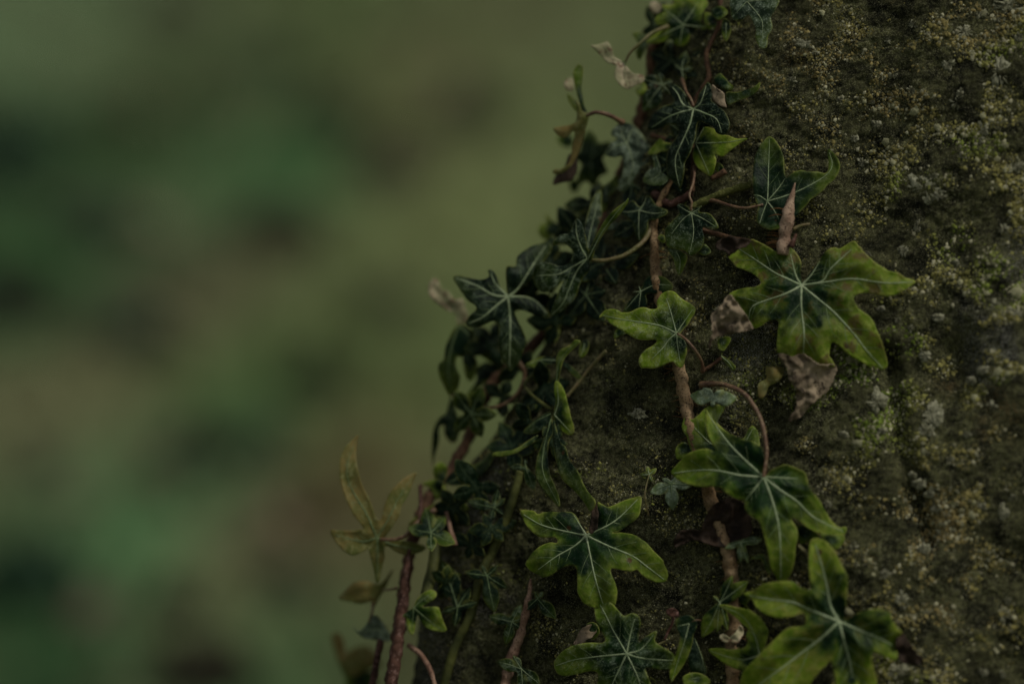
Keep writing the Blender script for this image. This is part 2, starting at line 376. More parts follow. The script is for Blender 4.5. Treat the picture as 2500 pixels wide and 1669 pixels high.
# ---- low dark plants and stones standing on the bank, each a thing of its own
CLUMPS = [  # px, py, radius px, colour, label
 (680, 585, 105, (0.028, 0.024, 0.014), 'dark brown low shrub, blurred, in the middle of the left background'),
 (340, 845, 92, (0.014, 0.034, 0.026), 'blue-green dark low shrub, blurred, left of the centre of the bank'),
 (25, 755, 120, (0.016, 0.016, 0.012), 'nearly black low shrub, blurred, cut by the left edge of the picture'),
 (772, 950, 98, (0.020, 0.042, 0.014), 'deep green low shrub, blurred, above the floating pale ivy leaf'),
 (945, 440, 100, (0.070, 0.066, 0.042), 'grey-brown low shrub, blurred, uppermost beside the pale olive grass'),
 (470, 1120, 95, (0.034, 0.031, 0.022), 'brownish grey low shrub, blurred, in the lower half left of the ivy'),
 (75, 1430, 130, (0.014, 0.042, 0.018), 'broad dark green low shrub, blurred, near the lower left corner'),
 (430, 1480, 70, (0.026, 0.022, 0.013), 'small dark brown low shrub, blurred, low in front of beige litter'),
 (1150, 300, 105, (0.090, 0.105, 0.052), 'faint green low shrub, blurred, just left of the withered pale ivy leaf'),
 (500, 1660, 125, (0.024, 0.021, 0.011), 'wide dark brown low shrub, blurred, cut by the bottom edge'),
 (15, 400, 125, (0.020, 0.046, 0.022), 'dark green low shrub, blurred, on the left edge in the upper half'),
 (800, 290, 85, (0.040, 0.060, 0.030), 'soft green low shrub, blurred, upper middle left of the grey-brown one'),
 (240, 570, 105, (0.035, 0.055, 0.030), 'dim green low shrub, blurred, between the left edge and the brown one'),
 (945, 760, 80, (0.085, 0.085, 0.052), 'pale grey-green low shrub, blurred, close to the curled ivy leaf'),
 (660, 180, 80, (0.055, 0.085, 0.045), 'dim blue-green low shrub, blurred, near the top middle of the bank'),
 (640, 1090, 70, (0.034, 0.070, 0.040), 'mid green low shrub, blurred, beside the brownish grey one'),
 (760, 1265, 62, (0.060, 0.034, 0.020), 'small reddish brown low shrub, blurred, left of the floating ivy leaf'),
 (700, 1440, 75, (0.040, 0.055, 0.034), 'small dim green low shrub, blurred, low beside the ivy edge'),
 (420, 40, 90, (0.075, 0.078, 0.045), 'olive brown low shrub, blurred, at the top edge of the picture'),
 (90, 1150, 60, (0.060, 0.060, 0.040), 'small grey low shrub, blurred, left of the pale litter'),
]
def shrub(i, px, py, r, col, label):
    c = bank_at(px, py); R = r * K * (D + c[1]) / D; q = np.random.default_rng(100 + i)
    base = np.array([c[0], c[1], float(ground_z(c[0], c[1]))])
    root = thing('low_shrub', label, 'shrub', base, 'low shrubs on the bank')
    n = 900
    d = q.normal(0, 1, (n, 3)); d /= np.linalg.norm(d, axis=1)[:, None]; d[:, 2] = np.abs(d[:, 2]) * 1.0 - 0.25
    p = base + d * R * 1.15 * (q.random(n) ** 0.5)[:, None] * np.array([1.0, 0.8, 0.95])
    a = q.normal(0, 1, (n, 3)); a /= np.linalg.norm(a, axis=1)[:, None]; bb = np.cross(a, d + 0.3); bb /= np.linalg.norm(bb, axis=1)[:, None] + 1e-9
    s = R * q.uniform(0.14, 0.27, n)[:, None]
    V = np.stack([p - a * s, p - bb * s * 0.5, p + a * s, p + bb * s * 0.5 + d * s * 0.2], 1).reshape(-1, 3)
    k = np.arange(n)[:, None] * 4
    F = [tuple(t) for m in ((0, 1, 2), (0, 2, 3)) for t in (k + np.array([m])).tolist()]
    cc = (np.array(col) * 1.15 + 0.006) * q.uniform(0.6, 1.4, n)[:, None]
    mesh_obj('foliage', V, F, M['shrub'], root, base, False, cols=np.repeat(cc, 4, 0))
    for j in range(5):
        e = base + np.array([q.normal(0, 0.35) * R, q.normal(0, 0.35) * R, R * 0.55])
        P = np.linspace(base - np.array([0, 0, 0.02]), e, 5); Vt, Ft = tube(P, np.linspace(R * 0.05, R * 0.02, 5), 5)
        mesh_obj('stem', Vt, Ft, M['bark'], root, base)
for i, a in enumerate(CLUMPS): shrub(i, *a)

# ------------------------------------------------------------------ the stone
YS, CS, SHEAR, XR = 0.033, 0.18, 0.065, 0.52
SIL = np.array([(950, 4700), (955, 3400), (975, 2400), (1005, 1850), (1020, 1669), (1050, 1450), (1090, 1260), (1165, 1085), (1250, 950), (1335, 815), (1410, 670),
                (1480, 510), (1570, 310), (1655, 110), (1715, -20), (1850, -260), (2150, -640), (2750, -1080), (3500, -1400), (4850, -1620)], float)
_s = catmull(SIL, 8); _s = _s[np.argsort(-_s[:, 1])]
_sc = (D + YS) / D
SX, SZ = (_s[:, 0] - 1250) * K * _sc, (834.5 - _s[:, 1]) * K * _sc
def xsil(z): return np.interp(z, SZ, SX)
GROOVE = np.array([(2165, 860), (2175, 960), (2195, 1080), (2235, 1190), (2260, 1320)], float)
def lowdisp(x, y, z):
    return 0.0035 * vnoise(x * 42, y * 42, z * 9, 29) + 0.0028 * fbm(x * 26, y * 26, z * 26, 11, 2) + 0.0012 * vnoise(x * 95, y * 95, z * 95, 23)
def stone_F(x, z):
    xs = xsil(z); R = np.maximum((XR - xs) / 2, 1e-3); B = CS * np.sqrt(R / 2)
    u = x - xs; th = np.arccos(np.clip(1 - u / R, -1, 1))
    y = YS - B * np.sin(th) - SHEAR * np.maximum(u, 0)
    y = y - lowdisp(x, y, z) * np.clip(np.sin(th) * 0 + sstep(0, 0.02, u), 0, 1)
    return np.where(u > 0, y, YS + 0.25 * np.minimum(-u, 0.05)), u
def stone_y(px, py):
    px, py = np.broadcast_arrays(np.asarray(px, float), np.asarray(py, float)); y = np.zeros(px.shape)
    for _ in range(5):
        p = px2w(px, py, y); y, u = stone_F(p[..., 0], p[..., 2])
    return y, u
zz = np.r_[np.linspace(-0.56, -0.145, 34)[:-1], np.linspace(-0.145, 0.145, 500), np.linspace(0.145, SZ.max() - 0.002, 44)[1:]]
th = np.r_[np.linspace(-math.pi, -0.3, 36)[:-1], np.linspace(-0.3, 2.05, 430), np.linspace(2.05, math.pi, 18)[1:-1]]
TH, ZZ = np.meshgrid(th, zz)
xs = xsil(ZZ); R = np.maximum((XR - xs) / 2, 1e-3); B = CS * np.sqrt(R / 2); U = R * (1 - np.cos(TH))
P0 = np.stack([xs + U, YS - B * np.sin(TH) - SHEAR * U, ZZ], -1)
dt = np.roll(P0, -1, 1) - np.roll(P0, 1, 1); dz = np.gradient(P0, axis=0)
N0 = np.cross(dz, dt); N0 /= np.linalg.norm(N0, axis=-1)[..., None] + 1e-12
if N0[250, 250, 1] > 0: N0 = -N0
a_, b_, c_ = P0[..., 0], P0[..., 1], P0[..., 2]
disp = lowdisp(a_, b_, c_) + 0.0007 * vnoise(a_ * 330, b_ * 330, c_ * 330, 31) + 0.00045 * vnoise(a_ * 900, b_ * 900, c_ * 900, 37)
pxs = 1250 + a_ * D / (D + b_) / K; pys = 834.5 - c_ * D / (D + b_) / K
gd, _ = segdist(np.stack([pxs, pys], -1).reshape(-1, 2), GROOVE); gd = gd.reshape(pxs.shape)
disp = disp - 0.0045 * np.exp(-(gd / 26.0) ** 2) * (b_ < 0.03)
disp = disp - 0.006 * np.exp(-((pxs - 2330) / 60.0) ** 2 - ((pys - 890) / 75.0) ** 2) * (b_ < 0.03)
SP = P0 + N0 * disp[..., None]
nz, nt = TH.shape; idx = np.arange(nz * nt).reshape(nz, nt)
nxt = np.roll(idx, -1, 1)
F = np.stack([idx[:-1], nxt[:-1], nxt[1:], idx[1:]], -1).reshape(-1, 4)
F = F.tolist() + [idx[0][::-1].tolist(), idx[-1].tolist()]
stone = mesh_obj('mossy_stone', SP.reshape(-1, 3), F, M['stone'], origin=(0.2, 0, -0.5))
tag(stone, 'big leaning stone crusted with dark moss and pale lichen, ivy on its edge', 'stone')

# crumbs of moss and lichen on its face
def pick_surface(n, q, lo=None):
    i = q.integers(34, 34 + 497, n); j = q.integers(40, 36 + 425, n)
    # spread evenly over area: reject by cell area in the picture
    area = np.abs(pxs[i, j + 1] - pxs[i, j]) + 0.15
    keep = q.random(n) < area / np.quantile(area, 0.98); i, j = i[keep], j[keep]
    f, gg = q.random(len(i))[:, None], q.random(len(i))[:, None]
    p = (SP[i, j] * (1 - f) + SP[i, j + 1] * f) * (1 - gg) + (SP[i + 1, j] * (1 - f) + SP[i + 1, j + 1] * f) * gg
    e1, e2 = SP[i, j + 2] - SP[i, j - 2], SP[i + 2, j] - SP[i - 2, j]
    nn = np.cross(e1, e2); nn /= np.linalg.norm(nn, axis=1)[:, None] + 1e-12; nn = np.where((nn * N0[i, j]).sum(1)[:, None] < 0, -nn, nn)
    ppx = 1250 + p[:, 0] * D / (D + p[:, 1]) / K; ppy = 834.5 - p[:, 2] * D / (D + p[:, 1]) / K
    return p, nn, ppx, ppy
q = np.random.default_rng(21)
p, nn, ppx, ppy = pick_surface(1250000, q)
cl = fbm(p[:, 0] * 110, p[:, 1] * 110, p[:, 2] * 110, 61, 3); c2 = fbm(p[:, 0] * 34, p[:, 1] * 34, p[:, 2] * 34, 67, 2)
dens = sstep(-0.2, 0.7, cl) * (0.15 + 0.85 * sstep(-0.5, 0.5, c2)) * (0.45 + 0.55 * sstep(1500, 2150, ppx))
keep = q.random(len(p)) < dens * 0.95
p, nn, ppx, ppy, cl, c2 = (v[keep] for v in (p, nn, ppx, ppy, cl, c2))
n = len(p)
ax = q.normal(0, 1, (n, 3)); t1 = np.cross(nn, ax); t1 /= np.linalg.norm(t1, axis=1)[:, None]; t2 = np.cross(nn, t1)
sz = np.clip(q.lognormal(-0.75, 0.62, n), 0.15, 1.7) * 0.00047 * (0.75 + 0.5 * sstep(1700, 2400, ppx))
hue = fbm(p[:, 0] * 60, p[:, 1] * 60, p[:, 2] * 60, 71, 2); hu2 = fbm(p[:, 0] * 18, p[:, 1] * 18, p[:, 2] * 18, 79, 2)
olive, mossc, grey, brn = np.array([0.155, 0.142, 0.048]), np.array([0.082, 0.115, 0.018]), np.array([0.215, 0.205, 0.130]), np.array([0.135, 0.098, 0.044])
col = olive + 0 * p
wm = np.clip(sstep(0.0, 0.7, hue) * 0.8 + np.exp(-(((ppx - 2130) / 90) ** 2 + ((ppy - 1000) / 200) ** 2)) + np.exp(-(((ppx - 2030) / 110) ** 2 + ((ppy - 900) / 110) ** 2)) * 0.7, 0, 1)[:, None]
col = col * (1 - wm) + mossc * wm
wb = np.clip(sstep(0.3, 0.8, hu2) * 0.6 + 0.7 * np.exp(-(((ppx - 2320) / 140) ** 2 + ((ppy - 1480) / 170) ** 2)), 0, 1)[:, None]
col = col * (1 - wb) + brn * wb
wg = (q.random(n) < 0.24)[:, None] * 1.0
col = col * (1 - wg) + grey * wg
col = col * q.uniform(0.6, 1.95, n)[:, None]
fleck = (q.random(n) < 0.022) & (c2 > -0.25); sz = np.where(fleck, sz * q.uniform(1.3, 2.4, n), sz)
col = np.where(fleck[:, None], np.array([0.24, 0.235, 0.135]) * q.uniform(0.6, 1.25, n)[:, None], col)
dirs = [(1, 0, 0.12), (0.31, 0.95, 0.12), (-0.81, 0.59, 0.12), (-0.81, -0.59, 0.12), (0.31, -0.95, 0.12)]
Vs = []
for (da, db, dn) in dirs:
    rr = sz * q.uniform(0.7, 1.35, n)
    Vs.append(p + (t1 * da + t2 * db) * rr[:, None] + nn * (sz * -0.15)[:, None])
top = p + nn * (sz * q.uniform(0.5, 1.1, n))[:, None] + (t1 * q.normal(0, 0.25, n)[:, None] + t2 * q.normal(0, 0.25, n)[:, None]) * sz[:, None]
V = np.stack(Vs + [top], 1).reshape(-1, 3)
k = np.arange(n)[:, None] * 6
F = np.concatenate([k + np.array([[m, (m + 1) % 5, 5]]) for m in range(5)])
o = mesh_obj('moss_crumbs', V, F, M['crumb'], stone, (0.2, 0, -0.5), True, cols=np.repeat(col, 6, 0)); o['kind'] = 'stuff'
print('crumbs', n)

# pale lichen patches, each a crust of its own
def surf_at(px, py, lift):
    y, u = stone_y(px, py); return px2w(np.asarray(px, float), np.asarray(py, float), y - lift)
LICH = [(2258, 460, 44, 38), (2292, 482, 24, 17), (2277, 430, 16, 13), (2440, 175, 26, 40), (2355, 80, 22, 20), (2315, 155, 18, 19), (2338, 248, 20, 22), (2345, 230, 12, 16),
        (2140, 305, 13, 12), (2085, 338, 12, 10), (2105, 397, 13, 11), (2165, 95, 12, 12), (2230, 60, 16, 12), (2260, 90, 24, 20), (1966, 105, 26, 14), (1932, 192, 16, 12),
        (2440, 45, 22, 15), (2395, 30, 14, 16), (2488, 90, 12, 16), (2400, 315, 16, 18), (2388, 340, 14, 14), (2225, 220, 13, 14), (2480, 405, 26, 22), (2460, 12, 40, 22),
        (2205, 610, 16, 16), (2240, 555, 11, 20), (2290, 775, 18, 12), (2260, 870, 16, 14), (2275, 1010, 26, 34), (2262, 1050, 22, 18), (2140, 980, 26, 30), (2150, 1050, 18, 12),
        (2245, 1180, 18, 12), (2228, 1160, 9, 9), (2400, 1238, 12, 12), (2450, 1250, 16, 24), (2475, 1215, 14, 14), (2270, 1205, 14, 12), (2290, 1240, 17, 11), (2202, 1465, 20, 22),
        (2160, 1400, 17, 16), (2255, 1340, 15, 16), (2450, 1500, 22, 18), (2460, 1465, 11, 12), (2085, 1330, 12, 16), (2090, 1375, 7, 7), (2190, 1640, 40, 26), (2200, 1610, 14, 18),
        (2400, 1640, 12, 14), (2450, 1645, 10, 12), (1880, 775, 22, 9), (2060, 1060, 14, 9), (2020, 1230, 12, 12), (2420, 990, 16, 12), (2370, 930, 12, 11), (2400, 905, 14, 12),
        (2430, 745, 18, 18), (2480, 760, 20, 14), (2375, 760, 12, 14), (2330, 640, 14, 12), (2450, 560, 17, 14), (2120, 620, 10, 9), (1990, 130, 10, 8), (2050, 245, 9, 9),
        (2180, 185, 14, 9), (2130, 250, 9, 8), (2350, 380, 11, 10), (2150, 755, 12, 9), (2225, 800, 12, 11), (2190, 780, 9, 12), (2320, 1120, 10, 10), (2360, 1060, 14, 10), (1560, 1010, 22, 15)]
for i, (lx, ly, ra, rb) in enumerate(LICH):
    q = np.random.default_rng(300 + i); m = 40
    a = np.linspace(0, 2 * np.pi, m, endpoint=False)
    w = 1.05 + 0.42 * fbm(np.cos(a) * 1.7 + i, np.sin(a) * 1.7, i * 3.1, 5, 4) + 0.06 * q.normal(0, 1, m)
    rows = []
    for f, lift in ((1.0, -0.0009), (0.9, -0.0002), (0.6, 0.0002), (0.3, 0.0002)):
        rows.append(surf_at(lx + np.cos(a) * ra * w * f, ly + np.sin(a) * rb * w * f, lift + 0.0003 * q.normal(0, 1, m) * (f < 1)))
    V = np.vstack(rows + [surf_at(np.array([lx]), np.array([ly]), 0.0002)])
    F = [(r * m + j, r * m + (j + 1) % m, (r + 1) * m + (j + 1) % m, (r + 1) * m + j) for r in range(3) for j in range(m)] + [(3 * m + j, 3 * m + (j + 1) % m, 4 * m) for j in range(m)]
    mesh_obj('lichen_patch', V, F, M['lichen'], stone, V[-1])

# ------------------------------------------------------------------ ivy: builders
REG = {'1': (1300, 0, .2554), '2': (1300, 300, .2554), '3': (1700, 300, .2554), '4': (1700, 560, .3188), '5': (1000, 600, .2554), '6': (1000, 900, .2554),
       '7': (780, 1040, .2554), '8': (780, 1269, .2554), 'a': (1250, 1170, .3183), 'b': (1600, 900, .3188), 'c': (1650, 1269, .2554), 'd': (1450, 650, .2551), 's': (0, 0, 1.0)}
def cv(reg, pts):
    ox, oy, s = REG[reg]; return np.asarray(pts, float) * s + np.array([ox, oy])
def lobes_outline(c, tips, wd=0.30, sinus=0.34):
    c = np.asarray(c, float); T = np.asarray(tips, float) - c
    T = T[np.argsort(np.arctan2(T[:, 1], T[:, 0]))]; n = len(T); out = []
    L = np.linalg.norm(T, axis=1); A = np.arctan2(T[:, 1], T[:, 0])
    for i in range(n):
        j = (i + 1) % n; d = T[i] / L[i]; p = np.array([-d[1], d[0]])
        gap = (A[j] - A[i]) % (2 * np.pi)
        w = wd * L[i] * min(1, gap / 0.9 + .3)
        out += [c + d * L[i] * .42 - p * w * .85, c + d * L[i] * .66 - p * w * .80, c + d * L[i] * .88 - p * w * .36, c + T[i], c + d * L[i] * .88 + p * w * .36, c + d * L[i] * .66 + p * w * .80, c + d * L[i] * .42 + p * w * .85]
        m = A[i] + gap / 2; rs = sinus * min(L[i], L[j]) * (0.75 if gap < 2.2 else 0.35)
        out.append(c + np.array([np.cos(m), np.sin(m)]) * rs)
    return np.array(out)
LEAFN = [0]
def leaf(vine, reg, centre, outline=None, veins=(), h=6.0, tilt=(0.0, 0.0), follow=0.75, droop=3.0, bulge=0.9, curl=1.0, wave=1.2, young=0.6, dust=0.2, brown=0.0, deep=0.0,
         y=None, mat='leaf', tips=None, wd=0.30, sinus=0.36, petiole=None, pr=2.6, pmat='petiole_red', pend=None, veinw=1.0, label=None, withered=(), vmat='vein', second=True, conf=True, name='leaf'):
    """one ivy leaf: centre, outline and main veins come in picture pixels, depth in millimetres above the stone"""
    LEAFN[0] += 1; seed = LEAFN[0] * 13
    c = cv(reg, [centre])[0]
    if tips is not None:
        t = cv(reg, tips); ol = catmull(lobes_outline(c, t, wd, sinus), 6, True); V_ = [np.vstack([c, c + (x - c) * .5 + np.array([(c - x)[1], (x - c)[0]]) * .03 * random.uniform(-1, 1), c + (x - c) * .95]) for x in t]
    else:
        ol = catmull(cv(reg, outline), 6, True); V_ = [np.vstack([c, cv(reg, v)]) for v in veins]
    V_ = [resample(catmull(v, 8), 5) for v in V_]
    size = np.ptp(ol, axis=0).max()
    step = 4.6 if size > 220 else (3.6 if size > 110 else 2.8)
    ol = resample(ol, step, True)
    nr = fbm(ol[:, 0] * .055, ol[:, 1] * .055, seed * 1.7, seed, 3); cen = ol - ol.mean(0); cen /= np.linalg.norm(cen, axis=1)[:, None] + 1e-9
    ol = ol + cen * (nr * size * 0.006)[:, None]
    closed = np.vstack([ol, ol[:1]])
    lo, hi = ol.min(0), ol.max(0); gs = step * 1.15
    gx_, gy_ = np.meshgrid(np.arange(lo[0], hi[0], gs), np.arange(lo[1], hi[1], gs * .866)); gx_[1::2] += gs / 2
    G = np.stack([gx_.ravel(), gy_.ravel()], -1); G = G[inside(G, ol)]
    if len(G): de, _ = segdist(G, closed); G = G[de > step * .6]
    pts = np.vstack([ol, G]); n0 = len(ol)
    res = delaunay_2d_cdt([Vector(v) for v in pts.tolist()], [], [list(range(n0))], 1, 1e-6)
    PV = np.array([tuple(v) for v in res[0]]); FF = [tuple(f) for f in res[2]]
    yc_s, uc = stone_y(c[0], c[1])
    yc = float(yc_s) - h * .001 if y is None else y * .001
    e = 30.0
    gxs = float(stone_y(c[0] + e, c[1])[0] - stone_y(c[0] - e, c[1])[0]) / (2 * e); gys = float(stone_y(c[0], c[1] + e)[0] - stone_y(c[0], c[1] - e)[0]) / (2 * e)
    gxs = np.clip(gxs, -.9 * K, .9 * K) * follow; gys = np.clip(gys, -.9 * K, .9 * K) * follow
    if float(uc) < 0.004 or y is not None: gxs = gys = 0
    Rm = max(np.linalg.norm(ol - c, axis=1).max(), 1)
    wv = 3.6 * veinw * np.clip(size / 330, .45, 1.2)
    def fields(p):
        dv = np.full(len(p), 1e9); fr = np.zeros(len(p))
        for v in V_:
            d, f = segdist(p, v); m = d < dv; dv[m] = d[m]; fr[m] = f[m]
        de, _ = segdist(p, closed); return dv, fr, de
    def depth(p, dv, de):
        r = np.linalg.norm(p - c, axis=1) / Rm; sc_ = size / 330.0
        dd = yc + (gxs + tilt[0] * K) * (p[:, 0] - c[0]) + (gys + tilt[1] * K) * (p[:, 1] - c[1])
        dd = dd + droop * .001 * sc_ * r ** 2
        if V_: dd = dd - bulge * .0016 * np.clip(sc_, .4, 1.3) * (1 - np.exp(-(dv / (20 * sc_ + 5)) ** 2))
        dd = dd + curl * .001 * sc_ * np.exp(-(de / (11 * sc_ + 4)) ** 2)
        dd = dd - wave * .0014 * np.clip(sc_, .5, 1.2) * fbm(p[:, 0] / (75 * sc_ + 25), p[:, 1] / (75 * sc_ + 25), seed * .37, seed, 2)
        if conf:
            ys, u = stone_y(p[:, 0], p[:, 1]); lim = ys - .0016
            dd = np.where(u > 0.001, np.minimum(dd, lim) - .0004 * np.exp(-np.abs(dd - lim) / .001), dd)
        return dd
    dv, fr, de = fields(PV); yy = depth(PV, dv, de)
    W = px2w(PV[:, 0], PV[:, 1], yy); org = px2w(c[0:1], c[1:2], np.array([yc]))[0]
    # winding: face the camera
    f0 = FF[0]; nrm = np.cross(W[f0[1]] - W[f0[0]], W[f0[2]] - W[f0[0]])
    tri = np.array([f[:3] for f in FF]); nn_ = np.cross(W[tri[:, 1]] - W[tri[:, 0]], W[tri[:, 2]] - W[tri[:, 0]])
    if nn_[:, 1].sum() > 0: FF = [f[::-1] for f in FF]
    # second-order veins
    sec = []
    if second and size > 90:
        for v in V_:
            L = np.linalg.norm(np.diff(v, axis=0), axis=1).sum()
            if L < 60: continue
            for t_, sd in ((.28, 1), (.36, -1), (.50, 1), (.58, -1), (.70, 1), (.78, -1)):
                i = int(t_ * (len(v) - 2)); d = v[i + 1] - v[i]; d = d / (np.linalg.norm(d) + 1e-9); ang = sd * math.radians(random.uniform(38, 54))
                p_ = v[i].copy(); path = [p_.copy()]
                for s_ in range(int(L * .42 / 5)):
                    ca, sa = math.cos(ang), math.sin(ang); q_ = np.array([d[0] * ca - d[1] * sa, d[0] * sa + d[1] * ca]); p_ = p_ + q_ * 5; ang *= 0.965
                    path.append(p_.copy())
                path = np.array(path); ok = inside(path, ol) & (segdist(path, closed)[0] > 5)
                k_ = len(path) if ok[1:].all() else int(np.argmin(np.r_[True, ok[1:]]))
                if k_ > 3: sec.append(path[:max(int(k_ * .9), 3)])
    vattr = np.exp(-(dv / (wv * 1.7)) ** 2) * (1 - .35 * fr)
    for s_ in sec:
        d, f = segdist(PV, s_); vattr = np.maximum(vattr, .55 * np.exp(-(d / (wv * .8)) ** 2) * (1 - .6 * f))
    sc_ = 1000 * K
    rad = np.linalg.norm(PV - c, axis=1) / Rm
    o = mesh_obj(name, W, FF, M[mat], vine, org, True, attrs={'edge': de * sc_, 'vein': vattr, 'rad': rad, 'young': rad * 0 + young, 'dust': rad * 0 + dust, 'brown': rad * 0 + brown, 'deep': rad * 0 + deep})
    md = o.modifiers.new('thickness', 'SOLIDIFY'); md.thickness = 0.00028; md.offset = -1
    if label: o['label'] = label
    # raised veins, one ridge mesh per main vein, fine ones together
    def ridge(paths, w0, w1, hh):
        VV, FFF = [], []
        for v in paths:
            if len(v) < 3: continue
            t = np.gradient(v, axis=0); t /= np.linalg.norm(t, axis=1)[:, None] + 1e-9; pn = np.stack([-t[:, 1], t[:, 0]], -1)
            f = np.linspace(0, 1, len(v)); w = (w0 * (1 - f) + w1 * f)[:, None] * (1 + .15 * np.random.default_rng(seed).normal(0, 1, (len(v), 1)))
            row = []; a_, _, e_ = fields(v); dd = depth(v, a_, e_)
            for off, lift in ((-1, -.00005), (-.5, hh * .8), (0, hh), (.5, hh * .8), (1, -.00005)):
                p_ = v + pn * w * off; row.append(px2w(p_[:, 0], p_[:, 1], dd - lift * (1 - .5 * f)))
            A = np.stack(row, 1).reshape(-1, 3); b0 = sum(len(a) for a in VV); VV.append(A)
            for i in range(len(v) - 1):
                for j in range(4): FFF.append((b0 + i * 5 + j, b0 + i * 5 + j + 1, b0 + (i + 1) * 5 + j + 1, b0 + (i + 1) * 5 + j))
        return (np.vstack(VV), FFF) if VV else None
    if vmat:
        for v in V_:
            r_ = ridge([v], wv * .72, wv * .22, .00028)
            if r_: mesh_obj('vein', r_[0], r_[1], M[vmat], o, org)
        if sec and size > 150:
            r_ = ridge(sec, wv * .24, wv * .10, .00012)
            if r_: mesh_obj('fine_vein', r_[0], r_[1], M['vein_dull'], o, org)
    if petiole is not None:
        P = resample(catmull(cv(reg, petiole), 8), 4); f = np.linspace(0, 1, len(P)); s_y, u_ = stone_y(P[:, 0], P[:, 1])
        y0 = yc + (-.0004); y1 = (float(s_y[-1]) - .003) if pend is None else pend * .001
        arch = np.sin(f * math.pi) * .004
        dd = y0 * (1 - f) + y1 * f - arch; dd = np.where(u_ > .002, np.minimum(dd, s_y - pr * K - .0005), dd)
        Vt, Ft = tube(px2w(P[:, 0], P[:, 1], dd), np.interp(f, [0, .08, .85, 1], [pr * .8, pr * .9, pr * 1.1, pr * 1.7]) * K, 8, .12, seed)
        mesh_obj('petiole', Vt, Ft, M[pmat], o, org)
    for wth in withered:
        wo_ = catmull(cv(reg, wth['o']), 5, True); plate(wo_, wth.get('mat', 'dead'), o, org, yc + wth.get('dy', 0) * .001, wth.get('wave', 4.0), seed + 5, 'withered_tip_or_slit', wth.get('tilt', (0, 0)), c, conf=True)
    return o
def plate(ol, mat, parent, org, y0, wave, seed, name, tilt=(0, 0), c=None, conf=True, step=3.4):
    """crumpled dry leaf piece"""
    ol = resample(ol, step, True); lo, hi = ol.min(0), ol.max(0); gs = step * 1.2
    ol = ol + (fbm(ol[:, 0] * .09, ol[:, 1] * .09, seed, seed, 2) * 2.2)[:, None]
    gx_, gy_ = np.meshgrid(np.arange(lo[0], hi[0], gs), np.arange(lo[1], hi[1], gs)); G = np.stack([gx_.ravel(), gy_.ravel()], -1); G = G[inside(G, ol)]
    if len(G): G = G[segdist(G, np.vstack([ol, ol[:1]]))[0] > step * .6]
    pts = np.vstack([ol, G]); res = delaunay_2d_cdt([Vector(v) for v in pts.tolist()], [], [list(range(len(ol)))], 1, 1e-6)
    PV = np.array([tuple(v) for v in res[0]]); FF = [tuple(f) for f in res[2]]
    c = ol.mean(0) if c is None else c
    n1 = fbm(PV[:, 0] / 42, PV[:, 1] / 42, seed * .7, seed, 3); cr = 1 - np.abs(fbm(PV[:, 0] / 26 + 9, PV[:, 1] / 26, seed * .3, seed + 3, 2)) * 1.4
    de, _ = segdist(PV, np.vstack([ol, ol[:1]]))
    dd = y0 + tilt[0] * K * (PV[:, 0] - c[0]) + tilt[1] * K * (PV[:, 1] - c[1]) - wave * .001 * n1 - wave * .00035 * cr - .0012 * np.exp(-de / 7.0)
    if conf:
        ys, u = stone_y(PV[:, 0], PV[:, 1]); dd = np.where(u > .001, np.minimum(dd, ys - .0028), dd)
    W = px2w(PV[:, 0], PV[:, 1], dd)
    tri = np.array([f[:3] for f in FF]); nn_ = np.cross(W[tri[:, 1]] - W[tri[:, 0]], W[tri[:, 2]] - W[tri[:, 0]])
    if nn_[:, 1].sum() > 0: FF = [f[::-1] for f in FF]
    o = mesh_obj(name, W, FF, M[mat], parent, org if org is not None else W.mean(0))
    md = o.modifiers.new('thickness', 'SOLIDIFY'); md.thickness = 0.0003; md.offset = -1
    return o
def stem(vine, pts, r, mat, h=2.5, y=None, bump=.18, name='stem', sides=12, taper=(1, 1), prof=None):
    """woody stem following picture points, lying h mm above the stone (or at depth y mm)"""
    P = resample(catmull(np.asarray(pts, float), 8), 5); f = np.linspace(0, 1, len(P)); s_y, u_ = stone_y(P[:, 0], P[:, 1])
    dd = (s_y - h * .001) if y is None else np.interp(f, np.linspace(0, 1, len(np.atleast_1d(y))), np.atleast_1d(y)) * .001
    k = np.ones(9) / 9; dd = np.convolve(np.pad(dd, 4, mode='edge'), k, 'valid')
    if y is not None: dd = np.where(u_ > .001, np.minimum(dd, s_y - r * K * .5), dd)
    rr = r * K * (taper[0] * (1 - f) + taper[1] * f) * (1 + .10 * fbm(f * len(P) / 9, 3.1, r, 7, 2))
    if prof is not None: rr = rr * np.interp(f, np.linspace(0, 1, len(prof)), prof)
    Wp = px2w(P[:, 0], P[:, 1], dd); Vt, Ft = tube(Wp, rr, sides, bump, int(r * 10))
    o = mesh_obj(name, Vt, Ft, M[mat], vine, Wp[0]); return o
def vine_root(name, label, cat, px, py, y, group=None):
    return thing(name, label, cat, px2w(np.array([px]), np.array([py]), np.array([y]))[0], group)

